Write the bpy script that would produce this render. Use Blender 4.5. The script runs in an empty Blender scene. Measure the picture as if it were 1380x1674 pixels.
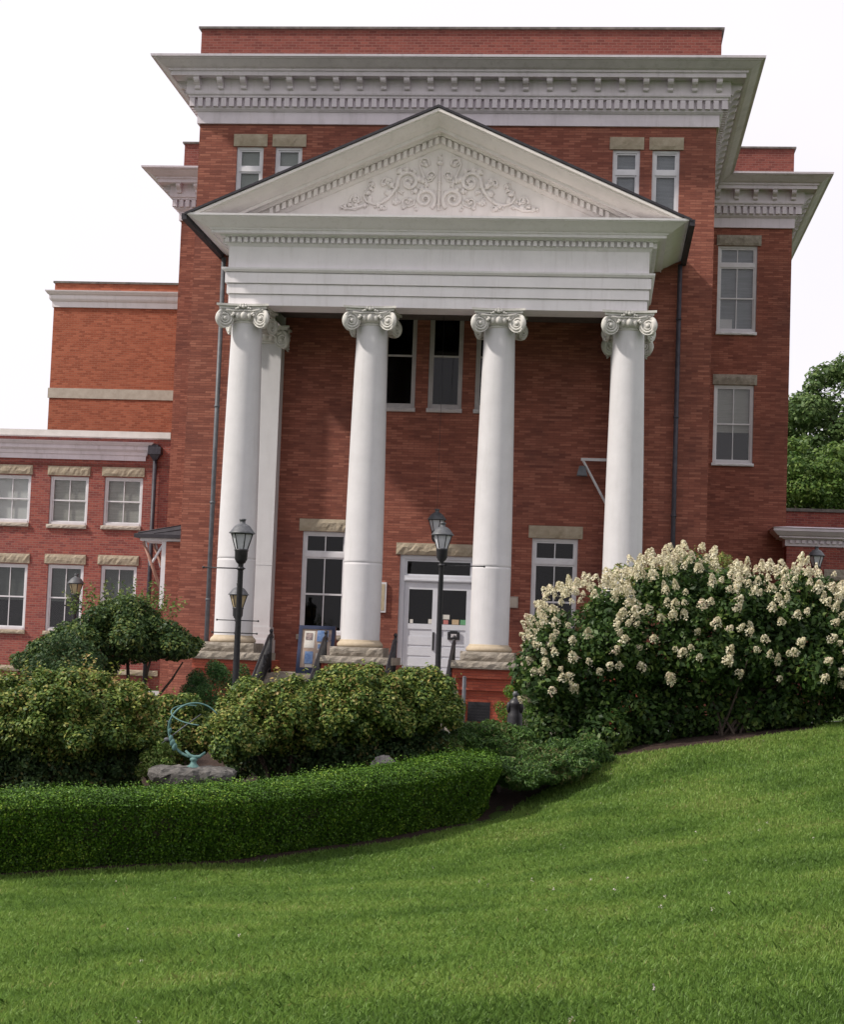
import bpy, math, random
import numpy as np
from mathutils import Vector, Matrix

R = math.radians
random.seed(7)
rng = np.random.default_rng(11)
sc = bpy.context.scene
COL = sc.collection

# ------------------------------------------------------------------ camera
CAM = np.array([4.2895, -46.9628, 0.5702])
YAW, PITCH, ROLL, FPX = 0.1015, 0.0757, 0.0371, 2910.6


def cam_axes():
    f = np.array([-math.sin(YAW) * math.cos(PITCH), math.cos(YAW) * math.cos(PITCH), math.sin(PITCH)])
    r = np.array([math.cos(YAW), math.sin(YAW), 0.0])
    u = np.cross(r, f)
    c, s = math.cos(ROLL), math.sin(ROLL)
    return c * r + s * u, -s * r + c * u, f


AX_R, AX_U, AX_F = cam_axes()
cam_data = bpy.data.cameras.new('camera')
cam = bpy.data.objects.new('camera', cam_data)
COL.objects.link(cam)
cam.matrix_world = Matrix(((AX_R[0], AX_U[0], -AX_F[0], CAM[0]), (AX_R[1], AX_U[1], -AX_F[1], CAM[1]),
                           (AX_R[2], AX_U[2], -AX_F[2], CAM[2]), (0, 0, 0, 1)))
cam_data.sensor_fit = 'HORIZONTAL'
cam_data.sensor_width = 36
cam_data.lens = FPX * 36 / 1380
cam_data.clip_start = 0.1
cam_data.clip_end = 2000
sc.camera = cam


def at_depth(px, py, d):
    """world point a given number of metres away, used to place plants and lamps on site"""
    return Vector(CAM + d * (AX_F + AX_R * (px - 690) / FPX - AX_U * (py - 837) / FPX))


# ------------------------------------------------------------------ light
SUN_AZ, SUN_EL = R(69), R(44)          # azimuth measured from the facade normal towards the left
sdir = Vector((-math.sin(SUN_AZ) * math.cos(SUN_EL), -math.cos(SUN_AZ) * math.cos(SUN_EL), math.sin(SUN_EL)))
sun_data = bpy.data.lights.new('sun', 'SUN')
sun_data.energy = 4.3
sun_data.angle = R(3.0)
sun_data.color = (1.0, 0.93, 0.84)
sun = bpy.data.objects.new('sun', sun_data)
COL.objects.link(sun)
sun.rotation_euler = sdir.to_track_quat('Z', 'Y').to_euler()
sun.location = (0, 0, 60)

world = bpy.data.worlds.new('World')
sc.world = world
world.use_nodes = True
wn, wl = world.node_tree.nodes, world.node_tree.links
wn.clear()
wo = wn.new('ShaderNodeOutputWorld')
bg = wn.new('ShaderNodeBackground')
bg.inputs['Strength'].default_value = 0.1
sky = wn.new('ShaderNodeTexSky')
sky.sky_type = 'NISHITA'
sky.sun_disc = False
sky.sun_elevation = SUN_EL
sky.sun_rotation = math.atan2(sdir.x, sdir.y)
sky.dust_density = 3.0
tc = wn.new('ShaderNodeTexCoord')
cn = wn.new('ShaderNodeTexNoise')
cn.inputs['Scale'].default_value = 2.2
cn.inputs['Detail'].default_value = 5
cr = wn.new('ShaderNodeMapRange')
cr.inputs['From Min'].default_value = 0.3
cr.inputs['From Max'].default_value = 0.55
cr.inputs['To Min'].default_value = 0.86
cr.inputs['To Max'].default_value = 0.97
wm = wn.new('ShaderNodeMixRGB')
wm.inputs['Color2'].default_value = (9.9, 9.5, 10.1, 1)
wl.new(tc.outputs['Generated'], cn.inputs['Vector'])
wl.new(cn.outputs['Fac'], cr.inputs['Value'])
wl.new(cr.outputs['Result'], wm.inputs['Fac'])
wl.new(sky.outputs['Color'], wm.inputs['Color1'])
wl.new(wm.outputs['Color'], bg.inputs['Color'])
wl.new(bg.outputs['Background'], wo.inputs['Surface'])

sc.view_settings.view_transform = 'Standard'
sc.view_settings.look = 'None'
sc.view_settings.exposure = 0.12
sc.view_settings.gamma = 1.0
sc.view_settings.use_curve_mapping = False


# ------------------------------------------------------------------ materials
def mat(name):
    m = bpy.data.materials.new(name)
    m.use_nodes = True
    nt = m.node_tree
    b = nt.nodes['Principled BSDF']
    return m, nt.nodes, nt.links, b


def pos_vec(n, l, mode='world'):
    g = n.new('ShaderNodeNewGeometry')
    return g.outputs['Position']


def noise(n, l, vec, scale, detail=4, rough=0.55):
    t = n.new('ShaderNodeTexNoise')
    t.inputs['Scale'].default_value = scale
    t.inputs['Detail'].default_value = detail
    t.inputs['Roughness'].default_value = rough
    l.new(vec, t.inputs['Vector'])
    return t.outputs['Fac']


def ramp(n, l, fac, stops):
    r = n.new('ShaderNodeValToRGB')
    e = r.color_ramp.elements
    while len(e) < len(stops):
        e.new(0.5)
    for k, (p, c) in enumerate(stops):
        e[k].position = p
        e[k].color = (c[0], c[1], c[2], 1)
    l.new(fac, r.inputs['Fac'])
    return r.outputs['Color']


def mixc(n, l, fac, a, b, mode='MIX'):
    m = n.new('ShaderNodeMixRGB')
    m.blend_type = mode
    if isinstance(fac, float):
        m.inputs['Fac'].default_value = fac
    else:
        l.new(fac, m.inputs['Fac'])
    for k, v in (('Color1', a), ('Color2', b)):
        if isinstance(v, tuple):
            m.inputs[k].default_value = (v[0], v[1], v[2], 1)
        else:
            l.new(v, m.inputs[k])
    return m.outputs['Color']


def bump(n, l, b, fac, strength=0.3, dist=0.02):
    k = n.new('ShaderNodeBump')
    k.inputs['Strength'].default_value = strength
    k.inputs['Distance'].default_value = dist
    l.new(fac, k.inputs['Height'])
    l.new(k.outputs['Normal'], b.inputs['Normal'])


def mottled(name, c1, c2, scale=6, rough=0.7, bstr=0.15, stretch=None, spec=0.3, metal=0.0):
    m, n, l, b = mat(name)
    v = pos_vec(n, l)
    if stretch:
        mp = n.new('ShaderNodeMapping')
        mp.inputs['Scale'].default_value = stretch
        l.new(v, mp.inputs['Vector'])
        v = mp.outputs['Vector']
    f = noise(n, l, v, scale, 6, 0.65)
    l.new(ramp(n, l, f, [(0.3, c1), (0.7, c2)]), b.inputs['Base Color'])
    b.inputs['Roughness'].default_value = rough
    b.inputs['Specular IOR Level'].default_value = spec
    b.inputs['Metallic'].default_value = metal
    if bstr:
        bump(n, l, b, noise(n, l, v, scale * 4, 5, 0.7), bstr, 0.02)
    return m


def painted(name, c1, c2, grime, scale=1.6, rough=0.6, amount=0.35):
    m, n, l, b = mat(name)
    v = pos_vec(n, l)
    col = ramp(n, l, noise(n, l, v, scale, 6, 0.65), [(0.3, c1), (0.7, c2)])
    mp = n.new('ShaderNodeMapping')
    mp.inputs['Scale'].default_value = (5.5, 5.5, 0.55)
    l.new(v, mp.inputs['Vector'])
    mr = n.new('ShaderNodeMapRange')
    mr.inputs['From Min'].default_value = 0.52
    mr.inputs['From Max'].default_value = 0.78
    mr.inputs['To Max'].default_value = amount
    l.new(noise(n, l, mp.outputs[0], 1.0, 6, 0.7), mr.inputs['Value'])
    col = mixc(n, l, mr.outputs[0], col, grime)
    f = noise(n, l, v, 26, 4, 0.8)
    mr2 = n.new('ShaderNodeMapRange')
    mr2.inputs['From Min'].default_value = 0.62
    mr2.inputs['From Max'].default_value = 0.75
    mr2.inputs['To Max'].default_value = amount * .7
    l.new(f, mr2.inputs['Value'])
    col = mixc(n, l, mr2.outputs[0], col, grime)
    l.new(col, b.inputs['Base Color'])
    b.inputs['Roughness'].default_value = rough
    b.inputs['Specular IOR Level'].default_value = 0.25
    bump(n, l, b, noise(n, l, v, 9, 5, 0.7), 0.08, 0.02)
    return m


def brick_mat(name, c_lo, c_mid, c_hi, mortar, bw, rh, msize, streak=0.35, blotch=0.35, dirt=(0.05, 0.03, 0.028)):
    m, n, l, b = mat(name)
    p = pos_vec(n, l)
    s = n.new('ShaderNodeSeparateXYZ')
    l.new(p, s.inputs[0])
    a = n.new('ShaderNodeMath')
    a.operation = 'ADD'
    l.new(s.outputs['X'], a.inputs[0])
    l.new(s.outputs['Y'], a.inputs[1])
    c = n.new('ShaderNodeCombineXYZ')
    l.new(a.outputs[0], c.inputs['X'])
    l.new(s.outputs['Z'], c.inputs['Y'])
    t = n.new('ShaderNodeTexBrick')
    t.inputs['Scale'].default_value = 1
    t.inputs['Brick Width'].default_value = bw
    t.inputs['Row Height'].default_value = rh
    t.inputs['Mortar Size'].default_value = msize
    t.inputs['Mortar Smooth'].default_value = 0.3
    t.inputs['Bias'].default_value = 0.0
    t.inputs['Color1'].default_value = (0, 0, 0, 1)
    t.inputs['Color2'].default_value = (1, 1, 1, 1)
    t.inputs['Mortar'].default_value = (0.5, 0.5, 0.5, 1)
    l.new(c.outputs[0], t.inputs['Vector'])
    col = ramp(n, l, t.outputs['Color'], [(0.0, c_lo), (0.5, c_mid), (1.0, c_hi)])
    # long horizontal streaks of darker and lighter courses
    mp = n.new('ShaderNodeMapping')
    mp.inputs['Scale'].default_value = (1.3, 9.0, 1)
    l.new(c.outputs[0], mp.inputs['Vector'])
    f1 = noise(n, l, mp.outputs[0], 1.6, 4, 0.7)
    col = mixc(n, l, streak, col, ramp(n, l, f1, [(0.35, c_lo), (0.55, c_mid), (0.72, c_hi)]))
    f2 = noise(n, l, c.outputs[0], 0.55, 5, 0.6)
    mr = n.new('ShaderNodeMapRange')
    mr.inputs['From Min'].default_value = 0.48
    mr.inputs['From Max'].default_value = 0.75
    mr.inputs['To Max'].default_value = blotch
    l.new(f2, mr.inputs['Value'])
    col = mixc(n, l, mr.outputs[0], col, dirt)
    col = mixc(n, l, t.outputs['Fac'], col, mortar)
    l.new(col, b.inputs['Base Color'])
    b.inputs['Roughness'].default_value = 0.85
    b.inputs['Specular IOR Level'].default_value = 0.2
    inv = n.new('ShaderNodeMath')
    inv.operation = 'SUBTRACT'
    inv.inputs[0].default_value = 1.0
    l.new(t.outputs['Fac'], inv.inputs[1])
    ad = n.new('ShaderNodeMath')
    ad.operation = 'ADD'
    l.new(inv.outputs[0], ad.inputs[0])
    l.new(noise(n, l, p, 22, 4, 0.7), ad.inputs[1])
    bump(n, l, b, ad.outputs[0], 0.55, 0.02)
    return m


M = {}
M['brick'] = brick_mat('rough_red_brick', (0.150, 0.050, 0.037), (0.262, 0.091, 0.062), (0.37, 0.150, 0.102),
                       (0.16, 0.06, 0.048), 0.31, 0.066, 0.006, 0.38, 0.5, (0.06, 0.03, 0.028))
M['annex_brick'] = brick_mat('smooth_red_brick', (0.17, 0.045, 0.042), (0.27, 0.072, 0.058), (0.34, 0.105, 0.078),
                             (0.26, 0.145, 0.12), 0.21, 0.076, 0.008, 0.2, 0.5, (0.15, 0.055, 0.062))
M['orange_brick'] = brick_mat('orange_brick', (0.24, 0.066, 0.038), (0.335, 0.096, 0.054), (0.41, 0.132, 0.076),
                              (0.32, 0.14, 0.09), 0.21, 0.076, 0.007, 0.15, 0.2, (0.18, 0.055, 0.032))
M['parapet_brick'] = brick_mat('parapet_brick', (0.125, 0.036, 0.03), (0.175, 0.05, 0.04), (0.215, 0.068, 0.052),
                               (0.20, 0.10, 0.08), 0.21, 0.076, 0.008, 0.2, 0.3, (0.10, 0.035, 0.034))
M['pier_brick'] = brick_mat('pier_brick', (0.21, 0.045, 0.028), (0.33, 0.075, 0.045), (0.42, 0.12, 0.07),
                            (0.20, 0.065, 0.048), 0.30, 0.07, 0.006, 0.5, 0.3)
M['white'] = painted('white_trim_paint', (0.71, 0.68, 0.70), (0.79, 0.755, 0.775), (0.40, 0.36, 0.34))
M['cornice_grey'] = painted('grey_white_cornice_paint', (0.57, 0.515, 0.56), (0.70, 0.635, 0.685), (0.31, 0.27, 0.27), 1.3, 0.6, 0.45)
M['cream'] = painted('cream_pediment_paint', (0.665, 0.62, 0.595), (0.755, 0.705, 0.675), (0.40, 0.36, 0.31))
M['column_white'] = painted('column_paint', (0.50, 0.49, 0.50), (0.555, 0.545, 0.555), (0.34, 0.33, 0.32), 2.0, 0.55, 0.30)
M['capital'] = mottled('capital_paint', (0.46, 0.445, 0.42), (0.60, 0.585, 0.55), 9, 0.65, 0.2)
M['sand'] = mottled('sandstone', (0.28, 0.23, 0.165), (0.40, 0.345, 0.265), 5, 0.9, 0.7)
M['tan'] = mottled('tan_stone_base', (0.35, 0.285, 0.20), (0.46, 0.385, 0.285), 4, 0.85, 0.3)
M['grey_stone'] = mottled('grey_sandstone', (0.20, 0.175, 0.14), (0.36, 0.32, 0.27), 6, 0.95, 0.9)
M['band_stone'] = mottled('grey_limestone', (0.36, 0.31, 0.26), (0.47, 0.42, 0.36), 4, 0.9, 0.2)
M['coping_dark'] = mottled('weathered_coping', (0.07, 0.065, 0.06), (0.2, 0.18, 0.165), 5, 0.9, 0.3)
M['coping_light'] = mottled('light_coping', (0.56, 0.54, 0.52), (0.66, 0.64, 0.62), 3, 0.8, 0.1)
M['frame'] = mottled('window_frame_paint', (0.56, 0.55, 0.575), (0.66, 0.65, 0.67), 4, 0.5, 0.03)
M['frame_shade'] = mottled('shaded_frame_paint', (0.40, 0.36, 0.37), (0.50, 0.46, 0.46), 4, 0.6, 0.03)  # darker copy of the frame paint, shade on these windows put into the colour
M['door'] = mottled('door_paint', (0.56, 0.57, 0.62), (0.63, 0.64, 0.68), 3, 0.45, 0.03)
M['black_iron'] = mottled('black_iron', (0.010, 0.010, 0.012), (0.024, 0.024, 0.028), 20, 0.45, 0.1, None, 0.4)
M['lamp_roof'] = mottled('lamp_roof_metal', (0.05, 0.053, 0.06), (0.11, 0.115, 0.125), 15, 0.5, 0.1, None, 0.5)
M['pipe'] = mottled('dark_downpipe', (0.025, 0.022, 0.032), (0.06, 0.055, 0.068), 6, 0.5, 0.05)
M['pipe_grey'] = mottled('grey_downpipe', (0.07, 0.075, 0.085), (0.13, 0.135, 0.15), 5, 0.5, 0.05)
M['roof'] = mottled('dark_metal_roof', (0.022, 0.02, 0.026), (0.045, 0.042, 0.05), 4, 0.6, 0.1)
M['steel'] = mottled('light_painted_steel', (0.45, 0.43, 0.45), (0.56, 0.54, 0.55), 8, 0.6, 0.03)
M['wood_brown'] = mottled('brown_timber', (0.22, 0.11, 0.08), (0.33, 0.18, 0.14), 6, 0.7, 0.1)
M['blue_paint'] = mottled('blue_board_paint', (0.018, 0.026, 0.062), (0.035, 0.048, 0.10), 5, 0.6, 0.05)
M['cork'] = mottled('board_backing', (0.34, 0.26, 0.21), (0.45, 0.36, 0.30), 9, 0.8, 0.05)
M['paper'] = mottled('paper', (0.55, 0.53, 0.48), (0.66, 0.64, 0.6), 7, 0.8, 0.0)
M['paper_blue'] = mottled('blue_print', (0.06, 0.16, 0.42), (0.30, 0.42, 0.62), 12, 0.6, 0.0)
M['paper_photo'] = mottled('dark_print', (0.05, 0.04, 0.06), (0.42, 0.33, 0.30), 16, 0.6, 0.0)
M['sticker_red'] = mottled('pink_sticker', (0.42, 0.14, 0.13), (0.5, 0.2, 0.18), 30, 0.6, 0.0)
M['sticker_tan'] = mottled('tan_sticker', (0.45, 0.33, 0.2), (0.5, 0.38, 0.25), 30, 0.6, 0.0)
M['sticker_green'] = mottled('green_sticker', (0.10, 0.30, 0.15), (0.16, 0.36, 0.2), 30, 0.6, 0.0)
M['plaque'] = mottled('plaque_stone', (0.27, 0.23, 0.2), (0.36, 0.31, 0.27), 8, 0.7, 0.1)
M['plaque_cream'] = mottled('cream_plaque', (0.36, 0.30, 0.2), (0.46, 0.39, 0.28), 8, 0.7, 0.1)
M['verdigris'] = mottled('verdigris_bronze', (0.045, 0.11, 0.105), (0.13, 0.235, 0.22), 14, 0.7, 0.3)
M['rubble'] = mottled('rough_fieldstone', (0.035, 0.034, 0.032), (0.17, 0.16, 0.15), 9, 0.95, 1.0)
M['pale_rock'] = mottled('pale_rock', (0.16, 0.15, 0.145), (0.34, 0.32, 0.30), 8, 0.95, 0.6)
M['soil'] = mottled('bark_mulch', (0.018, 0.011, 0.008), (0.06, 0.035, 0.025), 18, 1.0, 1.0)
M['paving'] = mottled('flagstone', (0.24, 0.24, 0.25), (0.38, 0.38, 0.39), 2.5, 0.9, 0.3)
M['flag_dark'] = mottled('weathered_flagstone', (0.13, 0.13, 0.135), (0.22, 0.22, 0.225), 2.5, 0.9, 0.3)
M['ceiling'] = mottled('dull_brown_boards', (0.07, 0.055, 0.05), (0.12, 0.10, 0.09), 3, 0.8, 0.1)
M['bark'] = mottled('bark', (0.03, 0.022, 0.017), (0.09, 0.07, 0.055), 14, 0.95, 0.8, (1, 1, 0.3))
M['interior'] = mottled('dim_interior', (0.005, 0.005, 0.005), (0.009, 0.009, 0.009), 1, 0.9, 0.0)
M['blind_dark'] = mottled('dim_green_blind', (0.10, 0.12, 0.11), (0.13, 0.15, 0.14), 1.0, 0.8, 0.0, (1, 1, 18))
M['blind'] = mottled('window_blind', (0.40, 0.41, 0.37), (0.58, 0.59, 0.54), 1.5, 0.8, 0.0, (1, 1, 18))
M['blind_green'] = mottled('green_grey_blind', (0.33, 0.38, 0.345), (0.40, 0.45, 0.41), 1.0, 0.8, 0.0, (1, 1, 18))
M['blind_blue'] = mottled('blue_grey_blind', (0.27, 0.305, 0.335), (0.42, 0.455, 0.485), 1.0, 0.8, 0.0, (1, 1, 18))
M['blind_bright'] = mottled('white_blind', (0.78, 0.82, 0.8), (0.85, 0.88, 0.86), 1.0, 0.8, 0.0)
M['pane_light'] = mottled('pane_light_white', (0.84, 0.85, 0.87), (0.88, 0.89, 0.9), 2, 0.8, 0.0)  # near-white, stands for light showing in a window pane


def glass_mat(name, tint=0.75, refl=0.09, rough=0.02):
    m, n, l, b = mat(name)
    n.remove(b)
    out = n['Material Output']
    tr = n.new('ShaderNodeBsdfTransparent')
    tr.inputs['Color'].default_value = (tint, tint, tint, 1)
    gl = n.new('ShaderNodeBsdfGlossy')
    gl.inputs['Roughness'].default_value = rough
    mx = n.new('ShaderNodeMixShader')
    p = pos_vec(n, l)
    f = noise(n, l, p, 0.9, 2, 0.4)
    bp = n.new('ShaderNodeBump')
    bp.inputs['Strength'].default_value = 0.25
    bp.inputs['Distance'].default_value = 0.05
    l.new(f, bp.inputs['Height'])
    l.new(bp.outputs['Normal'], gl.inputs['Normal'])
    mx.inputs['Fac'].default_value = refl
    l.new(tr.outputs[0], mx.inputs[1])
    l.new(gl.outputs[0], mx.inputs[2])
    l.new(mx.outputs[0], out.inputs['Surface'])
    return m


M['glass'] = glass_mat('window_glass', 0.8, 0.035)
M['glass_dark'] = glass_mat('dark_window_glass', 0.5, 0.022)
M['frosted'] = mottled('frosted_lamp_glass', (0.42, 0.43, 0.46), (0.52, 0.53, 0.56), 10, 0.3, 0.0)
M['frosted_amber'] = mottled('amber_lamp_glass', (0.28, 0.22, 0.12), (0.38, 0.31, 0.19), 10, 0.3, 0.0)


def leaf_mat(name, stops, patch=None, transl=0.3, rough=0.5, patch_scale=1.2):
    m, n, l, b = mat(name)
    a = n.new('ShaderNodeAttribute')
    a.attribute_name = 'rnd'
    fac = a.outputs['Fac']
    if patch:
        p = pos_vec(n, l)
        f = noise(n, l, p, patch_scale, 3, 0.6)
        mm = n.new('ShaderNodeMapRange')
        mm.inputs['From Min'].default_value = 0.35
        mm.inputs['From Max'].default_value = 0.65
        mm.inputs['To Min'].default_value = -patch
        mm.inputs['To Max'].default_value = patch
        l.new(f, mm.inputs['Value'])
        ad = n.new('ShaderNodeMath')
        ad.operation = 'ADD'
        ad.use_clamp = True
        l.new(fac, ad.inputs[0])
        l.new(mm.outputs[0], ad.inputs[1])
        fac = ad.outputs[0]
    col = ramp(n, l, fac, stops)
    l.new(col, b.inputs['Base Color'])
    b.inputs['Roughness'].default_value = rough
    b.inputs['Specular IOR Level'].default_value = 0.25
    tr = n.new('ShaderNodeBsdfTranslucent')
    l.new(col, tr.inputs['Color'])
    mx = n.new('ShaderNodeMixShader')
    mx.inputs['Fac'].default_value = transl
    l.new(b.outputs[0], mx.inputs[1])
    l.new(tr.outputs[0], mx.inputs[2])
    l.new(mx.outputs[0], n['Material Output'].inputs['Surface'])
    return m


M['leaf_dogwood'] = leaf_mat('yellowing_shrub_leaves', [(0, (0.030, 0.066, 0.015)), (0.36, (0.074, 0.135, 0.025)), (0.72, (0.16, 0.215, 0.043)),
                                                        (0.94, (0.28, 0.28, 0.07)), (1, (0.32, 0.23, 0.08))], 0.16, 0.25)
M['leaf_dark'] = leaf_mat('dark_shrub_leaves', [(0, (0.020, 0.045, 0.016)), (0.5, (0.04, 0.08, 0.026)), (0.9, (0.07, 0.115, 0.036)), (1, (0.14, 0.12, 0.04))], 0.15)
M['leaf_maple'] = leaf_mat('maple_leaves', [(0, (0.022, 0.05, 0.017)), (0.5, (0.052, 0.098, 0.03)), (0.82, (0.11, 0.165, 0.042)), (1, (0.19, 0.21, 0.055))], 0.12)
M['leaf_shoot'] = leaf_mat('young_shoot_leaves', [(0, (0.08, 0.13, 0.03)), (0.6, (0.17, 0.21, 0.05)), (1, (0.28, 0.24, 0.08))], 0.2)
M['leaf_hedge'] = leaf_mat('hedge_leaves', [(0, (0.020, 0.050, 0.005)), (0.5, (0.056, 0.135, 0.011)), (0.9, (0.11, 0.215, 0.018)), (1, (0.19, 0.28, 0.03))], 0.12, 0.12)
M['leaf_hydrangea'] = leaf_mat('hydrangea_leaves', [(0, (0.018, 0.042, 0.011)), (0.5, (0.038, 0.082, 0.018)), (0.9, (0.07, 0.125, 0.026)), (1, (0.11, 0.16, 0.035))], 0.2)
M['leaf_yew'] = leaf_mat('yew_needles', [(0, (0.018, 0.055, 0.014)), (0.6, (0.042, 0.115, 0.025)), (1, (0.08, 0.17, 0.04))], 0.1, 0.15)
M['leaf_juniper'] = leaf_mat('juniper_needles', [(0, (0.022, 0.052, 0.014)), (0.5, (0.055, 0.118, 0.024)), (0.88, (0.095, 0.18, 0.034)), (1, (0.13, 0.12, 0.045))], 0.2, 0.15)
M['leaf_tree'] = leaf_mat('tree_leaves', [(0, (0.05, 0.095, 0.032)), (0.5, (0.10, 0.165, 0.052)), (1, (0.17, 0.24, 0.085))], 0.15)
M['leaf_tree_light'] = leaf_mat('light_tree_leaves', [(0, (0.045, 0.10, 0.020)), (0.5, (0.095, 0.17, 0.035)), (1, (0.17, 0.245, 0.055))], 0.2)
M['leaf_light'] = leaf_mat('light_green_leaves', [(0, (0.07, 0.14, 0.025)), (0.6, (0.15, 0.23, 0.05)), (1, (0.26, 0.29, 0.09))], 0.15)
M['flower'] = leaf_mat('hydrangea_florets', [(0, (0.46, 0.41, 0.25)), (0.5, (0.63, 0.58, 0.40)), (0.85, (0.74, 0.71, 0.56)), (1, (0.60, 0.44, 0.35))], 0.1, 0.25)
M['grass'] = leaf_mat('grass_blades', [(0, (0.090, 0.170, 0.034)), (0.4, (0.165, 0.285, 0.056)), (0.8, (0.25, 0.365, 0.08)), (1, (0.34, 0.34, 0.13))], 0.28, 0.4, 0.45, 0.55)
M['clover'] = leaf_mat('clover_heads', [(0, (0.45, 0.40, 0.36)), (1, (0.65, 0.6, 0.55))], None, 0.2)


def lawn_mat():
    m, n, l, b = mat('lawn_turf')
    p = pos_vec(n, l)
    f = noise(n, l, p, 0.6, 6, 0.65)
    c = ramp(n, l, f, [(0.32, (0.040, 0.072, 0.018)), (0.5, (0.062, 0.105, 0.025)), (0.68, (0.085, 0.128, 0.03))])
    f2 = noise(n, l, p, 14, 5, 0.7)
    c = mixc(n, l, f2, c, ramp(n, l, f2, [(0.35, (0.028, 0.050, 0.014)), (0.7, (0.065, 0.105, 0.024))]))
    l.new(c, b.inputs['Base Color'])
    b.inputs['Roughness'].default_value = 0.9
    b.inputs['Specular IOR Level'].default_value = 0.1
    bump(n, l, b, f2, 0.8, 0.05)
    return m


M['lawn'] = lawn_mat()


# ------------------------------------------------------------------ mesh helpers
class MB:
    def __init__(self):
        self.v, self.f, self.sm = [], [], []

    def add(self, vs, fs, smooth=False):
        o = len(self.v)
        self.v.extend([tuple(x) for x in vs])
        self.f.extend([tuple(i + o for i in f) for f in fs])
        self.sm.extend([smooth] * len(fs))
        return self

    def box(self, x0, x1, y0, y1, z0, z1):
        vs = [(x, y, z) for z in (z0, z1) for y in (y0, y1) for x in (x0, x1)]
        return self.add(vs, [(0, 2, 3, 1), (4, 5, 7, 6), (0, 1, 5, 4), (2, 6, 7, 3), (0, 4, 6, 2), (1, 3, 7, 5)])

    def rough_box(self, x0, x1, y0, y1, z0, z1, amp=0.03, seed=0, step=0.09):
        """quarry-faced stone: the front is a grid of jittered points, the rest plain"""
        r = random.Random(seed)
        nx = max(3, int((x1 - x0) / step))
        nz = max(3, int((z1 - z0) / step))
        vs, fs = [], []
        for k in range(nz + 1):
            for i in range(nx + 1):
                edge = i in (0, nx) or k in (0, nz)
                dy = 0.0 if edge else amp * (0.35 + r.random() * 0.9)
                vs.append((x0 + (x1 - x0) * i / nx + (0 if i in (0, nx) else r.uniform(-.25, .25) * step), y0 - dy,
                           z0 + (z1 - z0) * k / nz + (0 if k in (0, nz) else r.uniform(-.25, .25) * step)))
        for k in range(nz):
            for i in range(nx):
                a = k * (nx + 1) + i
                fs.append((a, a + 1, a + nx + 2, a + nx + 1))
        self.add(vs, fs)
        vs = [(x, y, z) for z in (z0, z1) for y in (y0, y1) for x in (x0, x1)]
        return self.add(vs, [(0, 2, 3, 1), (4, 5, 7, 6), (2, 6, 7, 3), (0, 4, 6, 2), (1, 3, 7, 5)])

    def tube(self, pts, rad, seg=8, caps=True, smooth=True, flat=None):
        pts = [Vector(p) for p in pts]
        n = len(pts)
        rs = rad if isinstance(rad, (list, tuple)) else [rad] * n
        vs, fs = [], []
        prev = None
        for i, p in enumerate(pts):
            t = (pts[min(i + 1, n - 1)] - pts[max(i - 1, 0)]).normalized()
            if prev is None:
                a = Vector((0, 0, 1)) if abs(t.z) < 0.9 else Vector((1, 0, 0))
                u = t.cross(a).normalized()
            else:
                u = (prev - t * prev.dot(t))
                u = u.normalized() if u.length > 1e-6 else t.orthogonal().normalized()
            prev = u
            w = t.cross(u)
            for k in range(seg):
                an = 2 * math.pi * k / seg
                q = p + (u * math.cos(an) + w * math.sin(an)) * rs[i]
                if flat:
                    q = Vector((q.x, flat[0] + (q.y - flat[0]) * flat[1], q.z))
                vs.append(q)
        for i in range(n - 1):
            for k in range(seg):
                a, b2 = i * seg + k, i * seg + (k + 1) % seg
                fs.append((a, b2, b2 + seg, a + seg))
        if caps:
            fs.append(tuple(range(seg - 1, -1, -1)))
            fs.append(tuple((n - 1) * seg + k for k in range(seg)))
        return self.add(vs, fs, smooth)

    def lathe(self, c, prof, seg=24, smooth=True, square=False, rot=0.0):
        vs, fs = [], []
        for (r, z) in prof:
            for k in range(seg):
                a = 2 * math.pi * (k + rot) / seg
                vs.append((c[0] + r * math.cos(a), c[1] + r * math.sin(a), c[2] + z))
        for i in range(len(prof) - 1):
            for k in range(seg):
                a, b2 = i * seg + k, i * seg + (k + 1) % seg
                fs.append((a, b2, b2 + seg, a + seg))
        self.add(vs, fs, smooth)
        self.add(vs[:seg], [tuple(range(seg - 1, -1, -1))])
        return self.add(vs[-seg:], [tuple(range(seg))])

    def blob(self, c, r, seg=10, rings=6, jit=0.0, seed=0, smooth=True):
        rr = random.Random(seed)
        vs, fs = [], []
        for i in range(rings + 1):
            th = math.pi * i / rings
            for k in range(seg):
                ph = 2 * math.pi * k / seg
                j = 1 + rr.uniform(-jit, jit)
                vs.append((c[0] + r[0] * j * math.sin(th) * math.cos(ph), c[1] + r[1] * j * math.sin(th) * math.sin(ph), c[2] + r[2] * j * math.cos(th)))
        for i in range(rings):
            for k in range(seg):
                a, b2 = i * seg + k, i * seg + (k + 1) % seg
                fs.append((a, a + seg, b2 + seg, b2))
        return self.add(vs, fs, smooth)

    def sweep(self, path, prof):
        """profile of (outward offset, height) carried along an axis-aligned wall line with mitred corners"""
        n = len(path)
        cols = []
        for i, p in enumerate(path):
            def nrm(a, b2):
                d = Vector((b2[0] - a[0], b2[1] - a[1]))
                d.normalize()
                return Vector((d.y, -d.x))
            n1 = nrm(path[i - 1], p) if i > 0 else None
            n2 = nrm(p, path[i + 1]) if i < n - 1 else None
            if n1 is None:
                m = n2
            elif n2 is None:
                m = n1
            else:
                m = (n1 + n2)
                m = m / max(1e-6, (1 + n1.dot(n2)))
            cols.append([(p[0] + m.x * o, p[1] + m.y * o, z) for (o, z) in prof])
        k = len(prof)
        vs = [q for c in cols for q in c]
        fs = []
        for i in range(n - 1):
            for j in range(k - 1):
                a = i * k + j
                fs.append((a, a + k, a + k + 1, a + 1))
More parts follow.
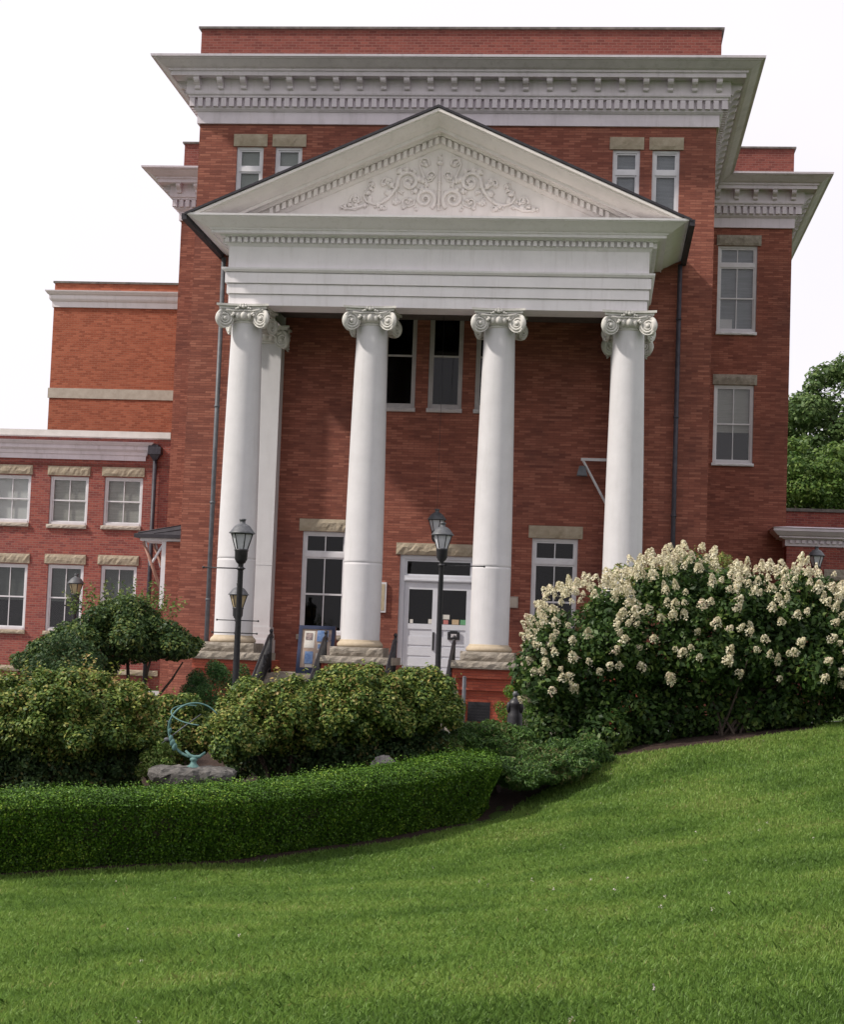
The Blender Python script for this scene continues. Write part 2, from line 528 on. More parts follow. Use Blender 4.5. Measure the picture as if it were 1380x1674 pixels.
        fs.append(tuple(range(k)))
        fs.append(tuple((n - 1) * k + j for j in range(k - 1, -1, -1)))
        return self.add(vs, fs)

    def build(self, name, material, parent=None, loc=None):
        me = bpy.data.meshes.new(name)
        me.from_pydata(self.v, [], self.f)
        me.polygons.foreach_set('use_smooth', self.sm)
        me.materials.append(material)
        me.update()
        o = bpy.data.objects.new(name, me)
        COL.objects.link(o)
        if loc is not None:
            o.location = loc
        if parent is not None:
            attach(o, parent)
        return o


def world_loc(o):
    l = Vector(o.location)
    if o.parent:
        l = o.parent_world + l if False else l
    return l


def attach(o, parent):
    """keep o where it is in the world"""
    o.parent = parent
    bpy_m = full_matrix(parent)
    o.matrix_parent_inverse = bpy_m.inverted()


def full_matrix(o):
    m = Matrix.LocRotScale(o.location, o.rotation_euler, o.scale)
    if o.parent:
        return full_matrix(o.parent) @ o.matrix_parent_inverse @ m
    return m


def tag(o, label=None, cat=None, group=None, kind=None):
    if label:
        o['label'] = label
    if cat:
        o['category'] = cat
    if group:
        o['group'] = group
    if kind:
        o['kind'] = kind
    return o


def thing(name, label, cat, loc=(0, 0, 0), group=None, rz=0.0):
    o = bpy.data.objects.new(name, None)
    o.empty_display_size = 0.3
    COL.objects.link(o)
    o.location = loc
    o.rotation_euler = (0, 0, rz)
    return tag(o, label, cat, group)


def copy_tree(o, parent=None):
    c = o.copy()
    COL.objects.link(c)
    if parent is not None:
        c.parent = parent
        c.matrix_parent_inverse = o.matrix_parent_inverse.copy()
    for ch in list(o.children):
        copy_tree(ch, c)
    return c


def np_mesh(name, verts, nper, rnd, material, parent=None):
    """many loose polygons of nper corners each; rnd is one number per polygon"""
    verts = np.asarray(verts, np.float32).reshape(-1, 3)
    nf = len(verts) // nper
    me = bpy.data.meshes.new(name)
    me.vertices.add(len(verts))
    me.vertices.foreach_set('co', verts.ravel())
    me.loops.add(len(verts))
    me.loops.foreach_set('vertex_index', np.arange(len(verts), dtype=np.int32))
    me.polygons.add(nf)
    me.polygons.foreach_set('loop_start', np.arange(0, len(verts), nper, dtype=np.int32))
    me.update(calc_edges=True)
    at = me.attributes.new('rnd', 'FLOAT', 'FACE')
    at.data.foreach_set('value', np.asarray(rnd, np.float32))
    me.materials.append(material)
    o = bpy.data.objects.new(name, me)
    COL.objects.link(o)
    if parent is not None:
        attach(o, parent)
    return o


def unit(a):
    return a / np.maximum(np.linalg.norm(a, axis=1, keepdims=True), 1e-9)


def leaf_quads(p, nrm, length, width, fold=0.15, droop=0.3):
    n = len(p)
    nrm = unit(nrm)
    t = unit(np.cross(nrm, rng.normal(size=(n, 3))))
    t[:, 2] -= droop * rng.random(n)
    t = unit(t)
    b = unit(np.cross(nrm, t))
    L = (length * (0.7 + 0.6 * rng.random(n)))[:, None]
    W = L * width / length
    up = unit(np.cross(t, b))
    q = np.stack([p - t * L * .5, p + b * W * .5 + up * W * fold, p + t * L * .5, p - b * W * .5 + up * W * fold], 1)
    return q.reshape(-1, 3)


def clump_points(lumps, n, shell=0.28, deep=0.72):
    """points through the outer part of a union of ellipsoids, with outward directions"""
    C = np.array([l[0] for l in lumps], float)
    Rd = np.array([l[1] for l in lumps], float)
    area = (Rd[:, 0] * Rd[:, 1] + Rd[:, 0] * Rd[:, 2] + Rd[:, 1] * Rd[:, 2])
    k = rng.choice(len(lumps), size=int(n * 1.6), p=area / area.sum())
    d = unit(rng.normal(size=(len(k), 3)))
    s = 1 - np.abs(rng.normal(size=len(k))) * shell
    s = np.clip(s, 0.05, 1.08)
    p = C[k] + d * Rd[k] * s[:, None]
    o = unit(d / Rd[k])
    inside = np.zeros(len(k), bool)
    for i in range(len(lumps)):
        q = np.linalg.norm((p - C[i]) / Rd[i], axis=1)
        inside |= (q < deep) & (k != i)
    keep = ~inside
    return p[keep][:n], o[keep][:n]


def sub_lumps(c, r, n, rmin, rmax, seed, top=-0.3, flat=1.0):
    """a crown: one inner ellipsoid and many smaller clumps breaking its outline"""
    rr = random.Random(seed)
    L = [(tuple(c), tuple(x * 0.86 for x in r))]
    while len(L) < n + 1:
        d = Vector((rr.gauss(0, 1), rr.gauss(0, 1), rr.gauss(0, 1))).normalized()
        if d.z < top:
            continue
        s = rr.uniform(rmin, rmax)
        k = rr.uniform(0.78, 0.98)
        L.append(((c[0] + d.x * r[0] * k, c[1] + d.y * r[1] * k, c[2] + d.z * r[2] * k), (s, s, s * flat)))
    return L


def foliage(name, lumps, n, length, width, material, parent, up=0.5, rand=0.8, shell=0.28, zmin=None, gap=0.0, droop=0.3, deep=0.72, more=None):
    p, o = clump_points(lumps, n, shell, deep)
    if zmin is not None:
        k = p[:, 2] > zmin
        p, o = p[k], o[k]
    if gap:
        h = np.sin(p[:, 0] * 2.1 + 1.3) * np.sin(p[:, 1] * 1.7) * np.sin(p[:, 2] * 2.6 + .5)
        k = h < 1 - gap
        p, o = p[k], o[k]
    nr = o + rng.normal(size=o.shape) * rand
    nr[:, 2] += up
    q, rn = leaf_quads(p, nr, length, width, 0.15, droop), rng.random(len(p))
    if more is not None:
        q = np.concatenate([q, leaf_quads(more[0], more[1], length * .95, width * .95, 0.15, droop)])
        rn = np.concatenate([rn, .62 + .38 * rng.random(len(more[0]))])
    return np_mesh(name, q, 4, rn, material, parent)


def wall_holes(mb, x0, x1, z0, z1, y, holes, depth=0.16):
    """a wall face looking towards -Y with real openings and their reveals"""
    xs = sorted({x0, x1} | {h[0] for h in holes} | {h[1] for h in holes})
    zs = sorted({z0, z1} | {h[2] for h in holes} | {h[3] for h in holes})
    xs = [x for x in xs if x0 <= x <= x1]
    zs = [z for z in zs if z0 <= z <= z1]
    for i in range(len(xs) - 1):
        for k in range(len(zs) - 1):
            cx, cz = (xs[i] + xs[i + 1]) / 2, (zs[k] + zs[k + 1]) / 2
            if any(h[0] < cx < h[1] and h[2] < cz < h[3] for h in holes):
                continue
            mb.add([(xs[i], y, zs[k]), (xs[i + 1], y, zs[k]), (xs[i + 1], y, zs[k + 1]), (xs[i], y, zs[k + 1])], [(0, 1, 2, 3)])
    for (a, b2, c, d) in holes:
        e = y + depth
        mb.add([(a, y, c), (a, e, c), (a, e, d), (a, y, d)], [(3, 2, 1, 0)])
        mb.add([(b2, y, c), (b2, e, c), (b2, e, d), (b2, y, d)], [(0, 1, 2, 3)])
        mb.add([(a, y, c), (b2, y, c), (b2, e, c), (a, e, c)], [(0, 1, 2, 3)])
        mb.add([(a, y, d), (b2, y, d), (b2, e, d), (a, e, d)], [(3, 2, 1, 0)])


# ------------------------------------------------------------------ terrain
CTRL = [(4.3, -47, -1.05), (1.2, -37.5, -1.55), (3.5, -38.3, -1.25), (5.4, -38.7, -1.08), (-1.3, -30.2, -2.15), (2.8, -30.8, -1.8),
        (6.7, -29.4, -1.3), (-3.3, -24.3, -2.6), (-.47, -22.5, -2.52), (1.39, -20.3, -2.35), (2.63, -18.2, -2.19), (3.1, -19.6, -2.05),
        (4.4, -15.5, -1.28), (6.6, -15.3, -0.92), (8.6, -14.6, -0.6), (-4, -19.4, -2.25), (-1.7, -20.7, -2.15), (0, -18, -2.0),
        (2.9, -15.7, -1.75), (-5, -10.5, -1.55), (0, -7, -1.38), (5, -7, -1.25), (9, -10.5, -0.62), (12, -10, -0.5), (9, -6, -0.7),
        (0, -1, -1.35), (-7, 0, -1.35), (7, 0, -1.1), (10, 11, -0.9), (-12, 11, -1.2), (-40, -40, -4.0), (40, -40, 1.0), (-40, 20, -2),
        (40, 20, 0.2), (-9, -27.4, -3.05), (0, 80, -1), (-80, 80, -2), (80, 80, 1), (-80, -80, -4), (80, -80, 2), (0, -80, -0.8)]
_C = np.array(CTRL, float)


def _phi(r2):
    return np.where(r2 > 1e-9, 0.5 * r2 * np.log(np.maximum(r2, 1e-9)), 0)


def _fit():
    n = len(_C)
    d2 = ((_C[:, None, :2] - _C[None, :, :2]) ** 2).sum(-1)
    A = np.zeros((n + 3, n + 3))
    A[:n, :n] = _phi(d2) + np.eye(n) * 0.6
    A[:n, n] = 1
    A[:n, n + 1:] = _C[:, :2]
    A[n, :n] = 1
    A[n + 1:, :n] = _C[:, :2].T
    return np.linalg.solve(A, np.concatenate([_C[:, 2], np.zeros(3)]))


_W = _fit()


def ground_z(x, y):
    x, y = np.atleast_1d(np.asarray(x, float)), np.atleast_1d(np.asarray(y, float))
    xc, yc = np.clip(x, -80, 80), np.clip(y, -80, 80)
    d2 = (xc[:, None] - _C[None, :, 0]) ** 2 + (yc[:, None] - _C[None, :, 1]) ** 2
    return _phi(d2) @ _W[:-3] + _W[-3] + _W[-2] * xc + _W[-1] * yc


def gz(x, y):
    return float(ground_z([x], [y])[0])


def axis(lo, hi, step, far):
    a = list(np.arange(lo, hi + 1e-6, step))
    s = step
    while a[-1] < far:
        s *= 1.35
        a.append(a[-1] + s)
    s = step
    while a[0] > -far:
        s *= 1.35
        a.insert(0, a[0] - s)
    return np.array(a)


def sheet(name, xs, ys, material, dz=0.0, mask=None, kind='structure'):
    X, Y = np.meshgrid(xs, ys)
    Z = ground_z(X.ravel(), Y.ravel()) + dz
    vs = np.stack([X.ravel(), Y.ravel(), Z], 1)
    nx = len(xs)
    fs = []
    for j in range(len(ys) - 1):
        for i in range(nx - 1):
            if mask is not None and not mask((xs[i] + xs[i + 1]) / 2, (ys[j] + ys[j + 1]) / 2):
                continue
            a = j * nx + i
            fs.append((a, a + 1, a + nx + 1, a + nx))
    me = bpy.data.meshes.new(name)
    me.from_pydata([tuple(v) for v in vs], [], fs)
    me.polygons.foreach_set('use_smooth', [True] * len(fs))
    me.materials.append(material)
    o = bpy.data.objects.new(name, me)
    COL.objects.link(o)
    return tag(o, None, None, None, kind)


BED = [(-12, -28.9), (-3.3, -24.15), (-.47, -22.4), (1.39, -20.2), (2.7, -18.35), (2.95, -17.5), (3.2, -16.9), (3.95, -15.9), (4.6, -15.35), (6.6, -15.0),
       (8.0, -14.5), (8.6, -13.2), (8.2, -12.2), (6, -11.3), (3, -10), (-12, -9)]


def in_poly(px, py, poly=BED):
    c = False
    n = len(poly)
    for i in range(n):
        x1, y1 = poly[i]
        x2, y2 = poly[(i + 1) % n]
        if (y1 > py) != (y2 > py) and px < (x2 - x1) * (py - y1) / (y2 - y1) + x1:
            c = not c
    return c


def in_poly_np(px, py, poly=BED):
    c = np.zeros(len(px), bool)
    n = len(poly)
    for i in range(n):
        x1, y1 = poly[i]
        x2, y2 = poly[(i + 1) % n]
        cond = ((y1 > py) != (y2 > py))
        with np.errstate(divide='ignore', invalid='ignore'):
            xi = (x2 - x1) * (py - y1) / (y2 - y1 if y2 != y1 else 1e-9) + x1
        c ^= cond & (px < xi)
    return c


sheet('lawn_ground', axis(-14, 16, 0.5, 450), axis(-48, 4, 0.5, 450), M['lawn'])
sheet('planting_bed', np.arange(-12, 9, 0.15), np.arange(-29, -9, 0.15), M['soil'], 0.006, in_poly)
sheet('front_walk', np.arange(-22, 6.6, 0.5), np.arange(-9.0, 10.6, 0.5), M['paving'], 0.006)
sheet('side_path', np.arange(7.4, 16, 0.4), np.arange(-11.6, -9.1, 0.4), M['flag_dark'], 0.012)

# ------------------------------------------------------------------ main building
HALF, WING, RDEP = 7.0, 10.17, 11.17
hall = thing('brick_hall', 'tall red brick hall with white columned portico and pediment', 'building', (0, 0, -1.35))


def window(parent, x0, x1, z0, z1, y, kind, frame_m, glass_m, blind=None, lintel=None, sill=None, seed=0, blind_to=None, deep=1.0, stone='sand'):
    """frame > panes, sill, lintel, blind; kind names the bars"""
    ft = 0.075
    yf = y + 0.06
    f = MB()
    f.box(x0, x0 + ft, yf, yf + .1, z0, z1)
    f.box(x1 - ft, x1, yf, yf + .1, z0, z1)
    f.box(x0 + ft, x1 - ft, yf, yf + .1, z1 - ft, z1)
    f.box(x0 + ft, x1 - ft, yf - .02, yf + .1, z0, z0 + ft * 1.1)
    xi0, xi1, zi0, zi1 = x0 + ft, x1 - ft, z0 + ft * 1.1, z1 - ft
    s = 0.045
    bars = []

    def sash(a, b2, c, d, yo, mid=True, w=s):
        f.box(a, a + w, yo, yo + .05, c, d)
        f.box(b2 - w, b2, yo, yo + .05, c, d)
        f.box(a + w, b2 - w, yo, yo + .05, d - w, d)
        f.box(a + w, b2 - w, yo, yo + .05, c, c + w)
        if mid:
            mx = (a + b2) / 2
            f.box(mx - .014, mx + .014, yo + .008, yo + .042, c + w, d - w)
    zt = None
    if 'T' in kind:                                   # a transom light over the sashes
        fr = 0.21 if 'S' not in kind else 0.27
        zt = zi1 - (zi1 - zi0) * fr
        f.box(xi0, xi1, yf - .005, yf + .098, zt - .06, zt + .06)
        sash(xi0, xi1, zt + .06, zi1, yf + .03, 'M' in kind)
        top = zt - .06
    else:
        top = zi1
    if 'D' in kind:                                   # double hung
        zm = zi0 + (top - zi0) * 0.5
        sash(xi0, xi1, zm - .02, top, yf + .02, 'M' in kind)
        sash(xi0, xi1, zi0, zm + .022, yf + .045, 'M' in kind)
    else:
        sash(xi0, xi1, zi0, top, yf + .03, 'M' in kind)
    w = f.build('window', frame_m, parent)
    MB().box(xi0 + .005, xi1 - .005, yf + .062, yf + .068, zi0 + .005, zi1 - .005).build('pane', glass_m, w)
    if blind:
        MB().box(xi0 - .02, xi1 + .02, yf + .125, yf + .135, (blind_to if blind_to is not None else z0), z1).build('blind', M[blind], w)
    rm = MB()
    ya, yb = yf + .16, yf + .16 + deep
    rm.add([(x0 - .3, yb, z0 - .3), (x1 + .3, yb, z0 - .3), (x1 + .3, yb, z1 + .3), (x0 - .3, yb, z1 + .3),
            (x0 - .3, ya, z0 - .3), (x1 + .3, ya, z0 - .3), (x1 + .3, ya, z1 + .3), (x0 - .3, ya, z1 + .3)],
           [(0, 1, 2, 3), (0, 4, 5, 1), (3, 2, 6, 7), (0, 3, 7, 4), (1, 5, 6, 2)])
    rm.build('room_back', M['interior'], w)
    if lintel:
        MB().rough_box(lintel[0], lintel[1], y - .035, y + .055, lintel[2], lintel[3], 0.03, seed, 0.085).build('lintel', M[stone], w)
    if sill:
        MB().rough_box(sill[0], sill[1], y - .08, y + .055, sill[2], sill[3], 0.02, seed + 50, 0.08).build('sill', M[sill[4]], w)
    return w


# openings of the front wall: x0, x1, z0, z1
LW = [(-3.67, -2.46, 0.80, 3.55), (2.46, 3.66, 0.80, 3.55)]
DOOR = (-1.03, 1.03, -0.2, 3.0)
TRIO = [(-1.70, -0.80, 6.93, 9.75), (-0.455, 0.455, 6.93, 9.75), (0.80, 1.70, 6.93, 9.75)]
TOPW = [(-5.94, -5.20, 11.85, 14.0), (-4.87, -4.13, 11.85, 14.0), (4.28, 5.0, 11.85, 14.0), (5.33, 6.05, 11.85, 14.0)]
w = MB()
wall_holes(w, -HALF, HALF, -1.8, 16.2, 0.0, LW + [DOOR] + TRIO + TOPW, 0.22)
for sx in (-1, 1):
    x = sx * HALF
    w.add([(x, 0, -1.8), (x, RDEP, -1.8), (x, RDEP, 16.2), (x, 0, 16.2)], [(0, 1, 2, 3) if sx > 0 else (3, 2, 1, 0)])
w.build('wall', M['brick'], hall)
for sx in (-1, 1):
    w = MB()
    w.box(min(sx * 7.12, sx * 6.99), max(sx * 7.12, sx * 6.99), -0.12, RDEP - .01, -1.8, -0.05)
    w.box(min(sx * 6.99, sx * 5.8), max(sx * 6.99, sx * 5.8), -0.118, 0.05, -1.8, -0.052)
    w.build('plinth', M['brick'], hall)
# wing behind, crossing the main block
WW = [(7.80, 9.07, 11.18, 14.03), (7.78, 9.06, 6.88, 9.44)]
w = MB()
wall_holes(w, HALF + .004, WING, -1.8, 16.2, RDEP, WW, 0.22)
w.add([(-WING, RDEP, -1.8), (-HALF - .004, RDEP, -1.8), (-HALF - .004, RDEP, 16.2), (-WING, RDEP, 16.2)], [(0, 1, 2, 3)])
for sx in (-1, 1):
    x = sx * WING
    w.add([(x, RDEP, -1.8), (x, 26, -1.8), (x, 26, 16.2), (x, RDEP, 16.2)], [(0, 1, 2, 3) if sx > 0 else (3, 2, 1, 0)])
w.add([(-WING, 26, -1.8), (WING, 26, -1.8), (WING, 26, 16.2), (-WING, 26, 16.2)], [(3, 2, 1, 0)])
w.box(8.17, 8.65, RDEP - .012, RDEP + .02, 6.05, 6.16)
w.build('wall', M['brick'], hall)

# main cornice all round
FOOT = [(-WING, 26), (-WING, RDEP), (-HALF, RDEP), (-HALF, 0), (HALF, 0), (HALF, RDEP), (WING, RDEP), (WING, 26)]
PROF = [(0.0, 14.62), (.07, 14.62), (.07, 14.94), (.10, 14.945), (.15, 14.99), (.16, 15.0), (.16, 15.28), (.27, 15.285), (.28, 15.33), (.33, 15.36), (.34, 15.40),
        (.34, 15.78), (.67, 15.78), (.67, 15.76), (.70, 15.76), (.70, 15.87), (.75, 15.88), (.76, 15.93), (.84, 15.96), (.97, 16.04), (1.06, 16.10), (1.10, 16.11),
        (1.10, 16.13), (1.16, 16.14), (1.17, 16.20), (0.0, 16.30)]
c = MB()
c.sweep(FOOT, PROF)


def runs():
    """straight stretches of the eaves in view: start, direction along, outward normal, length"""
    yield (-HALF - .34, -.0), (1, 0), (0, -1), 2 * HALF + .68
    yield (HALF, -.34), (0, 1), (1, 0), RDEP - .3
    yield (-HALF, RDEP - .6), (0, -1), (-1, 0), RDEP - .3
    yield (HALF + .4, RDEP), (1, 0), (0, -1), WING - HALF - .1
    yield (-WING - .34, RDEP), (1, 0), (0, -1), WING - HALF - .1
    yield (WING, RDEP - .34), (0, 1), (1, 0), 12
    yield (-WING, 22), (0, -1), (-1, 0), 11.2


def oriented(mb, s, d, nrm, t0, t1, o0, o1, z0, z1):
    a = (s[0] + d[0] * t0 + nrm[0] * o0, s[1] + d[1] * t0 + nrm[1] * o0)
    b2 = (s[0] + d[0] * t1 + nrm[0] * o1, s[1] + d[1] * t1 + nrm[1] * o1)
    mb.box(min(a[0], b2[0]), max(a[0], b2[0]), min(a[1], b2[1]), max(a[1], b2[1]), z0, z1)


for (s, d, nrm, L) in runs():
    n = int(L / 0.2195)
    for k in range(n + 1):
        t = 0.09 + k * (L - .32) / n
        oriented(c, s, d, nrm, t, t + .135, .158, .272, 15.045, 15.275)
corn = c.build('cornice', M['cornice_grey'], hall)
proto_mod = None


def modillion(s, d, nrm, t):
    """a small scrolled bracket; local x runs along the wall, local -y outwards"""
    global proto_mod
    if proto_mod is None:
        mb = MB()
        pr = [(0, 15.50), (.05, 15.47), (.09, 15.50), (.10, 15.56), (.16, 15.60), (.24, 15.62), (.29, 15.66), (.31, 15.70), (.31, 15.745), (0, 15.745)]
        n = len(pr)
        vs = [(x, -.335 - o, z) for x in (-.075, .075) for (o, z) in pr]
        mb.add(vs, [tuple(range(n)), tuple(range(2 * n - 1, n - 1, -1))] + [(k, k + n, (k + 1) % n + n, (k + 1) % n) for k in range(n)])
        mb.box(-.095, .095, -.67, -.335, 15.745, 15.779)
        mb.box(-.045, .045, -.64, -.60, 15.68, 15.73)
        proto_mod = mb.build('modillion', M['cornice_grey'], corn)
        o = proto_mod
    else:
        o = proto_mod.copy()
        COL.objects.link(o)
    x, y = s[0] + d[0] * t, s[1] + d[1] * t
    o.matrix_basis = Matrix.Translation((x, y, 0)) @ Matrix.Rotation(math.atan2(d[1], d[0]), 4, 'Z')


for k, (s, d, nrm, L) in enumerate(runs()):
    n = max(1, round((L - .64) / .632))
    for i in range(n + 1):
        modillion(s, d, nrm, .32 + i * (L - .64) / n)

# parapets with thin weathered coping
p = MB()
p.box(-7.08, 7.08, .02, 10.9, 16.28, 17.29)
par = p.build('parapet', M['parapet_brick'], hall)
MB().box(-7.15, 7.15, -.05, 10.97, 17.29, 17.345).build('coping', M['coping_dark'], par)
for (a, b2) in ((-10.19, -7.2), (7.2, 10.19)):
    par = MB().box(a, b2, RDEP + .05, 25.9, 16.28, 17.29).build('parapet', M['parapet_brick'], hall)
    MB().box(a - .06, b2 + .06, RDEP - .02, 25.97, 17.29, 17.345).build('coping', M['coping_dark'], par)

# windows of the hall
for k, h in enumerate(LW):
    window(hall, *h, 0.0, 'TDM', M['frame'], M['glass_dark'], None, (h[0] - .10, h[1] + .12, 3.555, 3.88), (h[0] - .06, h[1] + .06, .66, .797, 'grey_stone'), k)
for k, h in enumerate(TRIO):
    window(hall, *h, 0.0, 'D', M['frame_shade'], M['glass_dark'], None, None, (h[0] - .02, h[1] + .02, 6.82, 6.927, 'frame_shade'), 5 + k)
for k, h in enumerate(TOPW):
    window(hall, *h, 0.0, 'T S', M['frame'], M['glass'], ('blind_green' if k < 2 else 'blind_blue'), (h[0] - .09, h[1] + .10, 14.005, 14.34), None, 9 + k)
window(hall, *WW[0], RDEP, 'TDM', M['frame'], M['glass'], 'blind_blue', (7.75, 9.19, 14.035, 14.38), (7.78, 9.1, 11.08, 11.177, 'frame'), 20, None, 1.0, 'grey_stone')
window(hall, *WW[1], RDEP, 'DM', M['frame'], M['glass'], 'blind', (7.73, 9.15, 9.445, 9.78), (7.74, 9.1, 6.79, 6.877, 'frame'), 21, 7.9, 1.0, 'grey_stone')
MB().box(7.93, 8.31, RDEP + .15, RDEP + .165, 11.3, 11.62).build('pane_light_patch', M['pane_light'], hall)  # bright panel added behind the glass for the light spot in this pane

# entrance doors
d = MB()
x0, x1, z0, z1 = DOOR
d.box(x0, x0 + .13, .05, .2, z0, z1)
d.box(x1 - .13, x1, .05, .2, z0, z1)
d.box(x0 + .13, x1 - .13, .05, .2, z1 - .1, z1)
d.box(x0 + .13, x1 - .13, .05, .2, 2.3, 2.46)
d.box(x0 + .13, x1 - .13, .03, .05, 2.33, 2.37)
d.box(x0 + .13, x0 + .19, .09, .17, 2.46, z1 - .1)
d.box(x1 - .19, x1 - .13, .09, .17, 2.46, z1 - .1)
d.box(x0 + .19, x1 - .19, .09, .17, z1 - .16, z1 - .1)
d.box(x0 + .19, x1 - .19, .09, .17, 2.46, 2.5)
door = d.build('door', M['door'], hall)
MB().box(x0 + .19, x1 - .19, .12, .126, 2.5, z1 - .16).build('transom_pane', M['glass_dark'], door)
for sx in (-1, 1):
    a, b2 = (x0 + .135, -.005) if sx < 0 else (.005, x1 - .135)
    L = MB()
    sw = .13
    L.box(a, a + sw, .10, .145, z0 + .01, 2.295)
    L.box(b2 - sw, b2, .10, .145, z0 + .01, 2.295)
    L.box(a + sw, b2 - sw, .10, .145, 2.1, 2.295)
    L.box(a + sw, b2 - sw, .10, .145, 1.05, 1.19)
    z = z0 + .01
    for hh in (.24, .28, .28, .28):                      # horizontal panels with shadow gaps
        L.box(a + sw, b2 - sw, .118, .145, z, z + hh)
        L.box(a + sw, b2 - sw, .105, .145, z + .02, z + hh - .03)
        z += hh
    L.box(a + sw, b2 - sw, .118, .145, z, 1.05)
    leaf = L.build('door_leaf', M['door'], door)
    MB().box(a + sw, b2 - sw, .12, .126, 1.19, 2.1).build('door_pane', M['glass_dark'], door)
MB().box(-.10, -.055, .05, .098, .50, .98).build('door_handle', M['black_iron'], door)
for (a, b2, z, hh) in ((-.72, -.64, 1.2, .1), (-.23, -.12, 1.2, .12), (.15, .33, 1.33, .12)):
    MB().box(a, b2, .112, .118, z, z + hh).build('sticker', M['paper'], door)
MB().box(.17, .30, .112, .118, 1.2, 1.31).build('sticker', M['sticker_red'], door)
MB().box(.40, .58, .112, .118, 1.2, 1.33).build('sticker', M['sticker_tan'], door)
MB().box(.62, .77, .112, .118, 1.2, 1.33).build('sticker', M['sticker_green'], door)
MB().rough_box(-1.14, 1.14, -.035, .05, 3.005, 3.32, .04, 77, .1).build('lintel', M['sand'], door)
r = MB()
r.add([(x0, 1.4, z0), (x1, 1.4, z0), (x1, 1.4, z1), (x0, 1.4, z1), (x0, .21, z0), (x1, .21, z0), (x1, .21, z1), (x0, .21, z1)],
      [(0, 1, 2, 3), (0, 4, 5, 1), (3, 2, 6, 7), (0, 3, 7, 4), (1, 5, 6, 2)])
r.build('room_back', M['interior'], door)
# dark framed plate with a pale strip on the right-hand leaf
pl = MB()
pl.box(.30, .62, .06, .099, .80, 1.0)
pl.box(.36, .56, .055, .099, 1.0, 1.03)
pl.build('door_plate', M['black_iron'], door)
MB().box(.39, .54, .05, .06, .86, .95).build('plate_inset', M['steel'], door)

# ------------------------------------------------------------------ portico
CY = -3.10
ZB, ZT = 0.69, 8.62


def spiral(cx, cz, r0, turns, start, sgn, n=40, r1=0.03):
    out = []
    for i in range(n + 1):
        t = i / n
        a = start + sgn * turns * 2 * math.pi * t
        r = r0 + (r1 - r0) * t ** 0.8
        out.append((cx + r * math.cos(a), cz + r * math.sin(a)))
    return out


